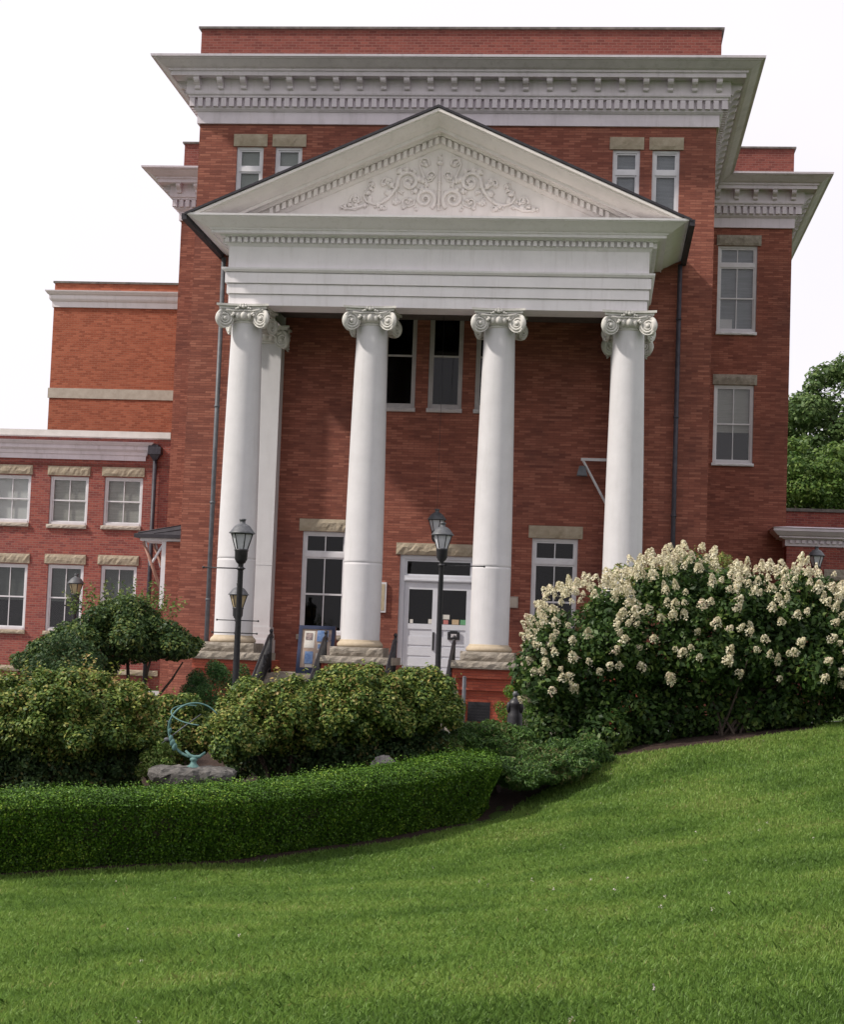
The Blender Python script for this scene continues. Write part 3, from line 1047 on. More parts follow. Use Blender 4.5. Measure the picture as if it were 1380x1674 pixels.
def capital_mesh(y0=0.0):
    """Ionic capital with four diagonal volutes; origin at the axis, z=0 at the shaft top"""
    mb = MB()
    # necking and echinus with eggs
    mb.lathe((0, 0, 0), [(.385, -.10), (.405, -.09), (.405, -.06), (.39, -.05), (.40, -.03), (.45, -.02), (.49, .03), (.505, .09), (.50, .15), (.47, .19), (.48, .21), (.40, .22)], 36)
    for k in range(20):
        a = 2 * math.pi * k / 20
        mb.blob((.475 * math.cos(a), .475 * math.sin(a), .07), (.062, .062, .09), 8, 5)
    # concave abacus, two slabs
    for (hw, zz0, zz1) in ((.60, .235, .30), (.66, .30, .355)):
        ring = []
        for sd in range(4):
            for i in range(8):
                t = i / 8 * 2 - 1
                bow = .10 * (1 - t * t)
                q = (t * hw, -(hw - bow))
                for _ in range(sd):
                    q = (-q[1], q[0])
                ring.append(q)
        n = len(ring)
        vs = [(x, y, z) for z in (zz0, zz1) for (x, y) in ring]
        mb.add(vs, [(i, (i + 1) % n, (i + 1) % n + n, i + n) for i in range(n)] + [tuple(range(n - 1, -1, -1)), tuple(range(n, 2 * n))])
    # volutes: each face carries two, splayed a little towards the corners
    rr = .232
    for q in range(4):
        rot = Matrix.Rotation(q * math.pi / 2, 4, 'Z')
        for sx in (-1, 1):
            ang = -sx * R(22)
            e = Vector((math.cos(ang), math.sin(ang), 0))          # along the disc
            nn = Vector((math.sin(ang), -math.cos(ang), 0))         # out of the face
            cen = Vector((sx * .455, -.565, -.015))
            seg = 26
            vs, fs = [], []
            prof = [(-.075, rr * .86), (-.04, rr), (.0, rr), (.0, rr * .93), (-.03, rr * .88)]
            for (tt, ra2) in prof:
                for k in range(seg):
                    a = 2 * math.pi * k / seg
                    vs.append(rot @ (cen + nn * tt + (e * math.cos(a) + Vector((0, 0, 1)) * math.sin(a)) * ra2))
            for i in range(len(prof) - 1):
                for k in range(seg):
                    fs.append((i * seg + k, i * seg + (k + 1) % seg, (i + 1) * seg + (k + 1) % seg, (i + 1) * seg + k))
            mb.add(vs, fs, True)
            mb.add(vs[:seg], [tuple(range(seg - 1, -1, -1))])
            mb.add(vs[-seg:], [tuple(range(seg))])
            sp = spiral(0, 0, rr * .86, 2.2, math.pi * .5, 1 if sx > 0 else -1, 50, .05)
            mb.tube([rot @ (cen + nn * -.012 + e * a + Vector((0, 0, b2))) for (a, b2) in sp], [.030 - .010 * i / 50 for i in range(51)], 6)
            mb.blob(rot @ (cen + nn * .0), (.05, .05, .05), 8, 5)
            # band running from the top of the volute to the middle of the face, and a bud below it
            t0 = cen + Vector((-sx * .02, 0, rr * .95))
            mb.tube([rot @ (t0 + nn * -.01), rot @ Vector((sx * .26, -.53, .185)), rot @ Vector((0, -.50, .20))], [.034, .03, .03], 6)
            mb.tube([rot @ (t0 + Vector((0, .06, -.03))), rot @ Vector((sx * .22, -.46, .14)), rot @ Vector((0, -.44, .16))], [.06, .06, .06], 6)
            for (bx, bz, br2) in ((.27, .07, .04), (.235, .10, .04), (.255, .125, .032)):
                mb.blob(rot @ Vector((sx * bx, -.535, bz)), (br2, br2, br2), 7, 5)
        d45 = rot @ Vector((1, -1, 0)).normalized()
        mb.tube([d45 * .40 + Vector((0, 0, .14)), d45 * .74 + Vector((0, 0, .20))], [.14, .06], 8)
        mb.tube([d45 * (.70 + .20 * math.cos(R(t))) + Vector((0, 0, -.015 + .20 * math.sin(R(t)))) for t in range(80, -110, -15)], .045, 7)
        mb.blob(d45 * .60 + Vector((0, 0, .0)), (.13, .13, .19), 10, 7)
    # flower on each face
    for k in range(4):
        a = k * math.pi / 2
        f = Vector((math.cos(a), math.sin(a), 0))
        s2 = Vector((-f.y, f.x, 0))
        for (u, z, r) in ((0, .285, .05), (-.07, .30, .04), (.07, .30, .04), (-.13, .25, .035), (.13, .25, .035), (0, .34, .035), (-.06, .34, .03), (.06, .34, .03), (-.18, .235, .028), (.18, .235, .028)):
            mb.blob(f * .545 + s2 * u + Vector((0, 0, z)), (r, r, r), 7, 5)
        mb.blob(f * .50 + Vector((0, 0, .07)), (.075, .075, .10), 9, 6)
        for u in (-.15, .15):
            mb.blob(f * .48 + s2 * u + Vector((0, 0, .075)), (.06, .06, .09), 9, 6)
    return mb


cap_mb = capital_mesh()
shaft = MB()
prof = [(.482, 0.0)]
H = ZT - ZB
for i in range(0, 25):
    t = i / 24
    r = .482 - .100 * (max(0, t - .2) / .8) ** 1.5 if t > .2 else .482
    z = .01 + t * (H - .03)
    prof.append((r, z))
# one construction joint low on the shaft
j = 1.905
prof2 = []
for (r, z) in prof:
    if prof2 and prof2[-1][1] < j <= z:
        prof2 += [(.482, j - .06), (.482, j - .016), (.475, j - .011), (.475, j + .004), (.482, j + .009), (.482, j + .06)]
    prof2.append((r, z))
shaft.lathe((0, 0, ZB), prof2, 48)
base = MB()
base.lathe((0, 0, 0), [(.46, .70), (.50, .69), (.50, .665), (.535, .64), (.565, .60), (.575, .56), (.56, .525), (.54, .515)], 40)
plinth = MB()
plinth.rough_box(-.655, .655, -.655, .655, .285, .515, .03, 3, .1)
ped = MB()
ped.box(-.82, .82, -.82, 2.2, -.13, .095)
ped.box(-.74, .74, -.74, 2.2, -.42, -.13)
ped.box(-.66, .66, -.66, 2.2, -1.8, -.42)
capst = MB()
capst.rough_box(-.92, .92, -.92, .92, .10, .284, .03, 9, .09)
colproto = None
for k in range(4):
    x = (-4.8, -1.6, 1.6, 4.8)[k]
    if k == 0:
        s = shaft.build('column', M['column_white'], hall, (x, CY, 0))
        cp = cap_mb.build('capital', M['capital'], s, (x, CY, ZT - .02))
        bs = base.build('base', M['tan'], s, (x, CY, 0))
        pn = plinth.build('plinth', M['grey_stone'], s, (x, CY, 0))
        pd = ped.build('pedestal', M['pier_brick'], hall, (x, CY, 0))
        cs = capst.build('capstone', M['grey_stone'], pd, (x, CY, 0))
        colproto, pedproto = s, pd
    else:
        for pr in (colproto, pedproto):
            c2 = copy_tree(pr, hall)
            c2.location.x = x
vn = MB()
vn.box(1.18, 1.72, CY - .685, CY - .655, -1.17, -.70)
for zz in range(6):
    vn.box(1.22, 1.68, CY - .70, CY - .685, -1.13 + zz * .07, -1.10 + zz * .07)
vn.build('vent', M['black_iron'], hall)

# pilasters against the wall
pil = MB()
pil.box(-.42, .42, -.5, -.001, .95, 8.60)
pil.box(-.425, .425, -.506, -.001, 2.585, 2.60)
pbase = MB()
pbase.box(-.50, .50, -.58, -.002, .10, .62)
pbase.box(-.47, .47, -.55, -.002, .62, .78)
pbase.box(-.45, .45, -.53, -.002, .78, .95)
pcap = MB()
for (v, f, smf) in [(cap_mb.v, cap_mb.f, cap_mb.sm)]:
    pcap.v = [(a * 1.0, b2 * .72 - .28, c2) for (a, b2, c2) in v]
    pcap.f, pcap.sm = list(f), list(smf)
pp = pil.build('pilaster', M['column_white'], hall, (-4.8, 0, 0))
pbase.build('pilaster_base', M['column_white'], pp, (-4.8, 0, 0))
pcap.build('capital', M['capital'], pp, (-4.8, 0, ZT - .02))
q = copy_tree(pp, hall)
q.location.x = 4.8

# entablature
A, AX = -3.52, 5.22
PATH = [(-AX, -.02), (-AX, A), (AX, A), (AX, -.02)]
e = MB()
e.sweep(PATH, [(-.84, 8.95), (0, 8.95), (0, 9.215), (-.03, 9.217), (-.03, 9.236), (.045, 9.238), (.045, 9.475), (.01, 9.477), (.01, 9.497), (.09, 9.50), (.09, 9.755), (.05, 9.757), (.05, 9.778), (.115, 9.78), (.17, 9.83), (.18, 9.875),
               (0.03, 9.90), (0.03, 10.43), (.04, 10.435), (.09, 10.49), (.10, 10.50), (.10, 10.645), (.215, 10.65), (.22, 10.68), (.27, 10.70), (.40, 10.71), (.40, 10.69),
               (.42, 10.69), (.42, 10.76), (.46, 10.77), (.47, 10.80), (.56, 10.83), (.72, 10.92), (.84, 10.98), (.88, 10.985), (.88, 11.0), (.93, 11.01), (.94, 11.06), (0, 11.19), (-.84, 11.19)])
for (s, d, nrm, L) in (((-AX - .1, A), (1, 0), (0, -1), 2 * AX + .2), ((-AX, -.1), (0, -1), (-1, 0), 3.4), ((AX, A - .1), (0, 1), (1, 0), 3.4)):
    n = int(L / .158)
    for k in range(n + 1):
        t = 0.0 + k * (L - .09) / n
        oriented(e, s, d, nrm, t, t + .092, .098, .205, 10.515, 10.64)
ent = e.build('entablature', M['white'], hall)
MB().box(-AX + .8, AX - .8, A + .8, -.03, 9.30, 9.36).build('porch_ceiling', M['ceiling'], hall)
# the cornice above it is creamier: raking cornice, tympanum, scrollwork
SL, ZA = 0.4445, 13.77
RAKE = [(.90, -.015), (.93, -.045), (.93, -.105), (.87, -.115), (.86, -.14), (.78, -.17), (.62, -.27), (.50, -.33), (.46, -.35), (.42, -.36), (.42, -.44), (.40, -.44), (.40, -.42), (.25, -.43),
        (.215, -.47), (.21, -.50), (.10, -.51), (.10, -.69), (.09, -.70), (.04, -.76), (0.0, -.78)]
rk = MB()


def shelf(o):
    return 11.06 + (11.19 - 11.06) * (1 - min(o, .94) / .94)


for sx in (-1, 1):
    vs = []
    for (o, dz) in RAKE:
        xe = min(6.17, max(0.02, (ZA + dz - shelf(o) - .003) / SL))
        vs.append((0.0, A - o, ZA + dz))
        vs.append((sx * xe, A - o, ZA + dz - SL * xe))
    rk.add(vs, [(2 * k, 2 * k + 1, 2 * k + 3, 2 * k + 2) if sx < 0 else (2 * k + 2, 2 * k + 3, 2 * k + 1, 2 * k) for k in range(len(RAKE) - 1)])
    nd = 41
    for k in range(nd):
        xa = .035 + k * .158
        xb = xa + .095
        if ZA - .685 - SL * xb < shelf(.2):
            break
        vs = []
        for (o) in (.097, .195):
            for (xx) in (xa, xb):
                for dz in (-.68, -.515):
                    vs.append((sx * xx, A - o, ZA + dz - SL * xx))
        rk.add(vs, [(4, 5, 7, 6), (0, 2, 3, 1), (0, 1, 5, 4), (2, 6, 7, 3), (0, 4, 6, 2), (1, 3, 7, 5)])
ped_o = MB()
zin = ZA - .775
ped_o.add([(-(zin - 11.15) / SL, A - .002, 11.15), ((zin - 11.15) / SL, A - .002, 11.15), (0, A - .002, zin)], [(0, 1, 2)])
tym = ped_o.build('pediment', M['cream'], hall)
rk.build('raking_cornice', M['cream'], tym)


def rx(x):
    return (x - 680) / 250.0


def rz(y):
    return 11.29 + (535 - y) / 246.0


rel = MB()
YR = A - .012
flat = (A, .75)
for sx in (-1, 1):
    def T(pts, r, taper=True):
        n = len(pts)
        r = r * 1.3
        p3 = [(sx * a, YR - .012, z) for (a, z) in pts]
        rs = [r * (1 - .55 * i / max(1, n - 1)) if taper else r for i in range(n)]
        rel.tube(p3, rs, 6)

    def SP(cx, cy, r, turns, start, sg, th):
        T(spiral(-rx(cx), rz(cy), r / 250, turns, start, sg, 36, .015), th)
        rel.blob((sx * -rx(cx), YR - .02, rz(cy)), (.04, .04, .04), 8, 5)
    SP(592, 435, 72, 1.9, -2.2, -1, .042)
    SP(592, 435, 52, 1.4, .4, -1, .026)
    SP(487, 330, 76, 1.9, -.5, 1, .040)
    SP(487, 330, 50, 1.3, 2.0, 1, .024)
    SP(578, 207, 36, 1.5, -2.6, -1, .026)
    SP(632, 288, 34, 1.4, -1.0, 1, .022)
    SP(345, 330, 32, 1.5, -1.2, 1, .026)
    SP(155, 442, 36, 1.5, -.6, 1, .026)
    SP(480, 455, 36, 1.3, -1.5, 1, .022)
    SP(335, 495, 22, 1.2, 0.5, 1, .018)
    SP(255, 355, 22, 1.2, -1.5, 1, .018)
    vine = [(420, 300), (418, 350), (400, 385), (365, 430), (320, 462), (270, 470), (225, 455), (205, 425), (215, 395), (240, 375)]
    T([(-rx(a), rz(b2)) for a, b2 in vine], .042)
    T([(-rx(a), rz(b2)) for a, b2 in [(555, 330), (580, 300), (560, 250), (548, 215), (560, 185), (590, 178)]], .03)
    T([(-rx(a), rz(b2)) for a, b2 in [(555, 300), (590, 330), (630, 320), (655, 280)]], .026)
    T([(-rx(a), rz(b2)) for a, b2 in [(408, 375), (410, 410), (408, 435)]], .012, False)
    T([(-rx(a), rz(b2)) for a, b2 in [(530, 440), (525, 470), (490, 485), (455, 470)]], .022)
    T([(-rx(a), rz(b2)) for a, b2 in [(225, 470), (180, 490), (130, 500), (90, 500), (55, 488)]], .034)
    T([(-rx(a), rz(b2)) for a, b2 in [(200, 480), (160, 505), (120, 508)]], .02)
    T([(-rx(a), rz(b2)) for a, b2 in [(560, 385), (600, 370), (630, 385), (652, 420)]], .024)
    rr = random.Random(5)
    for (a, b2, r) in ((380, 350, 16), (360, 400, 18), (340, 445, 16), (300, 475, 16), (245, 440, 18), (230, 400, 16), (215, 480, 14), (250, 375, 14), (262, 345, 12), (430, 265, 16),
                       (470, 255, 14), (520, 265, 14), (545, 310, 16), (530, 385, 14), (440, 390, 14), (575, 320, 16), (600, 345, 14), (620, 300, 12), (590, 220, 13), (560, 195, 12),
                       (408, 445, 18), (396, 455, 12), (420, 455, 12), (408, 465, 10), (570, 375, 14), (640, 400, 13), (540, 500, 12), (320, 490, 13), (90, 488, 14), (120, 478, 12),
                       (480, 345, 16), (500, 320, 14), (355, 315, 14), (335, 345, 12), (150, 430, 14), (172, 455, 13), (460, 490, 12), (500, 440, 12), (160, 480, 14), (65, 492, 9)):
        rel.blob((sx * -rx(a), YR - .006, rz(b2)), (r / 220 * rr.uniform(.7, 1.25), .055, r / 220 * rr.uniform(.7, 1.2)), 8, 6, .2, int(a))
        for q in range(3):
            rel.blob((sx * -rx(a + rr.uniform(-20, 20)), YR - .004, rz(b2 + rr.uniform(-16, 16))), (r / 480, .045, r / 380), 6, 4, .15, int(a) + q)
rel.tube([(0, YR - .02, rz(500)), (0, YR - .02, rz(225))], [.035, .028], 8)
rel.lathe((0, YR - .02, rz(225)), [(.02, 0), (.07, .03), (.085, .07), (.06, .09), (.05, .1)], 12)
for (dx, z, r) in ((0, .16, .055), (-.02, .22, .04), (.015, .27, .025)):
    rel.blob((dx, YR - .02, rz(225) + z), (r, .04, r * 1.3), 8, 5)
for z in (500, 470, 380, 330):
    rel.blob((0, YR - .02, rz(z)), (.055, .05, .03), 8, 5)
rel.build('scroll_relief', M['cream'], tym)

# portico roof, gutters, downpipes
rf = MB()
for sx in (-1, 1):
    a = [(0, ZA - .01), (sx * 6.22, ZA - .01 - SL * 6.22), (sx * 6.22, ZA + .05 - SL * 6.22), (0, ZA + .05)]
    vs = [(x, y, z) for y in (A - .955, -.001) for (x, z) in a]
    rf.add(vs, [(0, 1, 2, 3), (7, 6, 5, 4), (0, 4, 5, 1), (1, 5, 6, 2), (2, 6, 7, 3), (3, 7, 4, 0)])
rf.build('portico_roof', M['roof'], hall)
for sx in (-1, 1):
    g = MB()
    g.box(min(sx * 6.165, sx * 6.29), max(sx * 6.165, sx * 6.29), A - .93, -.002, 10.89, 11.04)
    gt = g.build('gutter', M['roof'], hall)
    pm = M['pipe_grey'] if sx < 0 else M['pipe']
    px = 6.13
    dpp = MB()
    dpp.tube([(sx * px, -.16, 10.88), (sx * px, -.16, -1.3)], .062, 10)
    for z in (9.4, 6.8, 4.2, 1.6):
        dpp.tube([(sx * px, -.16, z), (sx * px, -.16, z + .06)], .075, 10)
    dpp.build('downpipe', pm, hall)

# porch floor and three flights of steps
fl = MB()
fl.box(-5.4, 5.4, -3.25, -.01, -.36, -.2)
fl.build('porch_floor', M['grey_stone'], hall)
for (a, b2) in ((-4.12, -2.28), (-.92, .92), (2.28, 4.12)):
    stp = MB()
    n = 7
    for k in range(n):
        z1s = -.2 - (k + 1) * .155
        stp.box(a, b2, -3.25 - (k + 1) * .31, -3.25 - k * .31 + (.0 if k else -.002), -1.7, z1s)
    stp.build('steps', M['grey_stone'], hall)
    bs = MB()
    bs.box(a, b2, -3.2, -2.9, -1.7, -.362)
    bs.build('step_backing', M['pier_brick'], hall)

# hood over a side door on the left flank
hd = MB()
hx0, hx1, hy0, hy1 = -HALF - 1.55, -HALF, 1.0, 2.7
hd.add([(hx0, hy0, 3.30), (hx1, hy0, 3.30), (hx1, hy1, 3.30), (hx0, hy1, 3.30), (hx0, hy0, 3.40), (hx0, hy1, 3.40), (hx1, hy0 + .35, 3.74), (hx1, hy1 - .35, 3.74), (hx1, hy0, 3.40), (hx1, hy1, 3.40)],
       [(3, 2, 1, 0), (0, 1, 8, 4), (0, 4, 5, 3), (3, 5, 9, 2), (4, 6, 7, 5), (4, 8, 6), (5, 7, 9)])
hd.tube([(hx0 + .1, hy0 + .02, 3.43), (hx1, hy0 + .37, 3.75)], .02, 6)
hd.tube([(hx0 + .55, hy0 + .02, 3.43), (hx1, hy0 + .2, 3.6)], .015, 6)
hood = hd.build('door_hood', M['roof'], hall)
MB().box(hx0 + .15, hx1, hy0 + .12, hy1 - .12, 3.22, 3.298).build('hood_soffit', M['frame'], hood)
MB().box(-7.66, -HALF - .002, hy0 + .1, hy1 - .1, -1.6, 3.2).build('side_pier', M['brick'], hall)
hx1 = -7.66
for yy in (hy0 + .25, hy1 - .3):
    bk = MB()
    bk.tube([(hx0 + .22, yy, 3.2), (hx1 - .08, yy, 1.75)], .05, 6)
    bk.build('brace', M['wood_brown'], hood)
    bk = MB()
    bk.box(hx1 - .14, hx1 - .003, yy - .07, yy + .07, 1.35, 3.22)
    bk.tube([(hx1 - .62, yy, 3.2), (hx1 - .45, yy, 2.55)], .035, 6)
    bk.tube([(hx1 - .14, yy, 3.1), (hx1 - .45, yy, 2.55)], .035, 6)
    bk.build('bracket_post', M['frame'], hood)

# ------------------------------------------------------------------ left annex
AYL = RDEP + 0.3
annex = thing('brick_annex', 'low two storey red brick annex left of the hall with six sash windows', 'building', (-13, AYL, -1.2))
UP = [(-18.30, -17.08, 4.27, 5.86), (-16.32, -15.0, 4.27, 5.88), (-14.33, -13.0, 4.25, 5.875), (-12.45, -11.13, 4.26, 5.89)]
LO = [(-18.20, -16.98, .66, 2.87), (-16.20, -14.96, .66, 2.87), (-14.26, -13.02, .66, 2.89), (-12.43, -11.2, .66, 2.91)]
w = MB()
wall_holes(w, -22, -10.22, -1.7, 7.2, AYL, UP + LO, .22)
w.add([(-10.22, AYL, -1.7), (-10.22, AYL + 8, -1.7), (-10.22, AYL + 8, 7.2), (-10.22, AYL, 7.2)], [(0, 1, 2, 3)])
w.build('wall', M['annex_brick'], annex)
MB().box(-22, -10.23, AYL - .02, AYL + .3, 7.2, 7.235).box(-22, -10.24, AYL - .10, AYL + .4, 7.235, 7.44).build('coping', M['coping_light'], annex)
cp = MB()
cp.sweep([(-22, AYL), (-11.12, AYL), (-11.12, AYL + .05)], [(0, 6.46), (.05, 6.46), (.06, 6.62), (.10, 6.64), (.12, 6.74), (.2, 6.80), (.22, 6.82), (.22, 6.93), (.28, 6.95), (.36, 7.03), (.38, 7.06), (.0, 7.1)])
cp.build('cornice', M['cornice_grey'], annex)
sd = MB()
sd.box(-22, -10.25, AYL - .012, AYL + .02, 6.24, 6.33)
sd.build('soldier_course', M['parapet_brick'], annex)
MB().rough_box(-22, -10.3, AYL - .08, AYL + .02, -.72, -.54, .02, 4, .2).build('water_table', M['sand'], annex)
for k, h in enumerate(UP):
    window(annex, *h, AYL, 'DM', M['frame'], M['glass'], 'blind_bright' if k == 1 else 'blind', (h[0] - .10, h[1] + .04, h[3] + .03, h[3] + .345), (h[0] - .05, h[1] + .0, h[2] - .13, h[2] - .003, 'band_stone'), 30 + k)
for k, h in enumerate(LO):
    window(annex, *h, AYL, 'DM', M['frame'], M['glass'], 'blind_dark', (h[0] - .12, h[1] + .06, h[3] + .03, h[3] + .35), (h[0] - .05, h[1] + .03, h[2] - .14, h[2] - .003, 'sand'), 40 + k, h[2] + 1.0)
dn = MB()
dn.tube([(-10.72, AYL - .12, 6.6), (-10.72, AYL - .12, -1.2)], .07, 10)
dn.build('downpipe', M['pipe'], annex)
hp = MB()
hp.box(-10.93, -10.5, AYL - .34, AYL - .02, 6.68, 6.93)
hp.add([(-10.9, AYL - .3, 6.68), (-10.53, AYL - .3, 6.68), (-10.53, AYL - .03, 6.68), (-10.9, AYL - .03, 6.68), (-10.79, AYL - .19, 6.5), (-10.65, AYL - .19, 6.5), (-10.65, AYL - .05, 6.5), (-10.79, AYL - .05, 6.5)],
       [(0, 4, 5, 1), (1, 5, 6, 2), (2, 6, 7, 3), (3, 7, 4, 0)])
hp.box(-10.93, -10.6, AYL - .3, AYL + .0, 6.93, 7.0)
hp.build('hopper', M['pipe'], annex)

# tall orange block behind
TY = 15.0
blk = thing('brick_block', 'windowless orange brick block with stone band rising above the low annex', 'building', (-14, TY, -1.2))
w = MB()
w.box(-15.67, -10.2, TY, TY + 10, -1.6, 12.35)
w.box(-15.67, -10.2, TY, TY + 10, 12.83, 13.2)
w.build('wall', M['orange_brick'], blk)
MB().box(-15.72, -10.19, TY - .06, TY + 10, 13.2, 13.27).build('coping', M['coping_dark'], blk)
cp = MB()
cp.sweep([(-15.67, TY + 9), (-15.67, TY), (-10.2, TY)], [(0, 12.32), (.05, 12.32), (.06, 12.52), (.10, 12.54), (.14, 12.60), (.15, 12.64), (.15, 12.75), (.2, 12.77), (.27, 12.86), (.28, 12.90), (0, 12.93)])
cp.build('cornice', M['white'], blk)
MB().box(-15.72, -10.19, TY - .03, TY + .05, 9.02, 9.38).build('stone_band', M['band_stone'], blk)

# ------------------------------------------------------------------ right annex
RY = RDEP - .9
rax = thing('brick_annex', 'low brick annex at the right edge with a short dentilled cornice', 'building', (13, RY, -.9))
w = MB()
wall_holes(w, 10.12, 20, -1.6, 4.75, RY, [(11.55, 12.75, .6, 3.1)], .2)
w.add([(10.12, RY, -1.6), (10.12, RY + .898, -1.6), (10.12, RY + .898, 4.75), (10.12, RY, 4.75)], [(3, 2, 1, 0)])
w.box(10.172, 20, RDEP + .3, RDEP + .6, 4.5, 5.4)
w.build('wall', M['annex_brick'], rax)
MB().box(10.19, 20, RDEP + .22, RDEP + .68, 5.4, 5.5).build('coping', M['coping_dark'], rax)
cp = MB()
cp.sweep([(10.12, RY + .896), (10.12, RY), (20, RY)], [(0, 4.20), (.05, 4.2), (.06, 4.30), (.06, 4.40), (.14, 4.41), (.16, 4.44), (.26, 4.45), (.26, 4.50), (.32, 4.52), (.44, 4.64), (.46, 4.65), (.46, 4.73), (.5, 4.75), (0, 4.82)])
for k in range(46):
    cp.box(10.2 + k * .19, 10.2 + k * .19 + .11, RY - .13, RY - .05, 4.29, 4.395)
cp.build('cornice', M['cornice_grey'], rax)
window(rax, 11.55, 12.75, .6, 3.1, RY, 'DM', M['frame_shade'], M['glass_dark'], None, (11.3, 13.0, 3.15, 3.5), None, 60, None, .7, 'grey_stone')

# ------------------------------------------------------------------ stair railings
rail = thing('stair_railing', 'black iron railing', 'railing', (0, 0, 0), 'black iron railings beside the portico steps')
tp, bt = (0, -3.0, .74), (0, -5.5, -.42)
tr = MB()
tr.tube([(0, -2.9, .68), (0, -3.1, .76), (0, -3.4, .70), (0, -5.45, -.38), (0, -5.6, -.5)], .034, 8)
tr.build('handrail', M['black_iron'], rail)
lr = MB()
lr.tube([(0, -3.1, -.08), (0, -3.4, -.14), (0, -5.5, -1.15)], .02, 6)
lr.build('bottom_rail', M['black_iron'], rail)
bal = MB()
for k in range(22):
    y = -3.18 - k * .107
    zt_ = .74 - max(0, -3.4 - y + 0.0) * .527 - .04
    zb_ = -.10 - max(0, -3.25 - y) * .48
    bal.tube([(0, y, zb_), (0, y, zt_)], .012, 6)
    if k % 2 == 0:
        bal.blob((0, y, (zb_ + zt_) / 2), (.045, .045, .06), 6, 4)
bal.build('balusters', M['black_iron'], rail)
for (y, zb_, zt_) in ((-3.1, -.2, .8), (-5.5, -1.4, -.34)):
    nw = MB()
    nw.tube([(0, y, zb_), (0, y, zt_)], .038, 8)
    nw.blob((0, y, zt_ + .04), (.05, .05, .055), 8, 5)
    nw.build('newel', M['black_iron'], rail)
names = ['black iron railing between the leftmost column and the notice board', 'black iron railing in front of the blue notice board',
         'black iron railing left of the white entrance doors', 'black iron railing right of the white entrance doors',
         'black iron railing on the right side of the third pedestal', 'black iron railing behind the flowering shrub beside the rightmost column']
for k, x in enumerate((-3.84, -2.46, -.72, .74, 2.50, 3.9)):
    o = rail if k == 0 else copy_tree(rail)
    o.location = (x, 0, 0)
    o['label'] = names[k]

# ------------------------------------------------------------------ lamp posts
def lantern_parts(root, glass, s=1.0, zc=0.0):
    col = MB()
    col.lathe((0, 0, zc), [(.06, -.03), (.095, 0), (.10, .02), (.12, .05), (.125, .2), (.135, .22), (.135, .245), (.11, .25)], 16)
    col.build('collar', M['black_iron'], root)
    g = MB()
    g.lathe((0, 0, zc + .25), [(.112, 0), (.198, .29)], 6, False)
    g.build('lantern_glass', M[glass], root)
    f = MB()
    for k in range(6):
        a = 2 * math.pi * k / 6
        f.tube([(.118 * math.cos(a), .118 * math.sin(a), zc + .25), (.208 * math.cos(a), .208 * math.sin(a), zc + .54)], .011, 5)
    f.lathe((0, 0, zc + .53), [(.18, 0), (.215, 0), (.215, .02), (.18, .02)], 6, False)
    f.build('lantern_frame', M['black_iron'], root)
    r2 = MB()
    r2.lathe((0, 0, zc + .55), [(.25, -.005), (.255, .005), (.225, .035), (.19, .085), (.15, .135), (.10, .17), (.065, .185), (.055, .19), (.055, .245), (.066, .25), (.066, .275), (.04, .28)], 18)
    r2.build('lantern_roof', M['lamp_roof'], root)


def lamp_post(label, px, py, d, glass, bars, group='lamp posts in the garden before the hall', ht=None):
    top = at_depth(px, py, d)
    g0 = gz(top.x, top.y)
    h = top.z - g0 - .83
    root = thing('lamp_post', label, 'street lamp', (0, 0, 0), group)
    p = MB()
    p.lathe((0, 0, -.1), [(.15, 0), (.15, .25), (.12, .3), (.10, .42), (.075, .48), (.068, .6), (.065, 1.2), (.052, h + .06), (.06, h + .08), (.06, h + .1)], 14)
    p.build('post', M['black_iron'], root)
    for (z, a, b2) in bars:
        br = MB()
        br.tube([(a, 0, h - z), (b2, 0, h - z)], .014, 6)
        for q in (a, b2):
            if abs(q) > .15:
                br.blob((q, 0, h - z), (.026, .026, .026), 6, 4)
        br.tube([(0, 0, h - z - .03), (0, 0, h - z + .03)], .068, 10)
        br.build('ladder_bar', M['black_iron'], root)
    lantern_parts(root, glass, 1, h)
    root.location = (top.x, top.y, g0)
    return root


lamp_post('tall black lamp post in front of the leftmost white column', 397, 848, 34, 'frosted', [(.12, -.72, .09)])
lamp_post('black lamp post in front of the white entrance doors', 724.5, 854, 39.5, 'frosted', [(.12, -.09, .95)])
lamp_post('short black lamp post with two crossbars behind the tall one', 391, 953, 42.5, 'frosted_amber', [(.06, -.5, .5), (.36, -.6, .48)])
lamp_post('black lamp post behind the small maple before the annex windows', 125, 938, 52, 'frosted_amber', [(.10, -.3, .3)])
lamp_post('black lamp post behind the flowering shrub at the right edge', 1335.5, 893, 52, 'frosted', [(.10, -.3, .3)])

hl = thing('hanging_lantern', 'porch lantern hanging over the entrance behind a lamp post', 'lantern', (0.05, -1.5, 3.3))
lantern_parts(hl, 'frosted', 1, 0)
ch = MB()
ch.tube([(0, 0, .83), (0, 0, 6.0)], .005, 6)
ch.build('chain', M['black_iron'], hl)
for c2 in hl.children:
    c2.matrix_parent_inverse = Matrix.Identity(4)

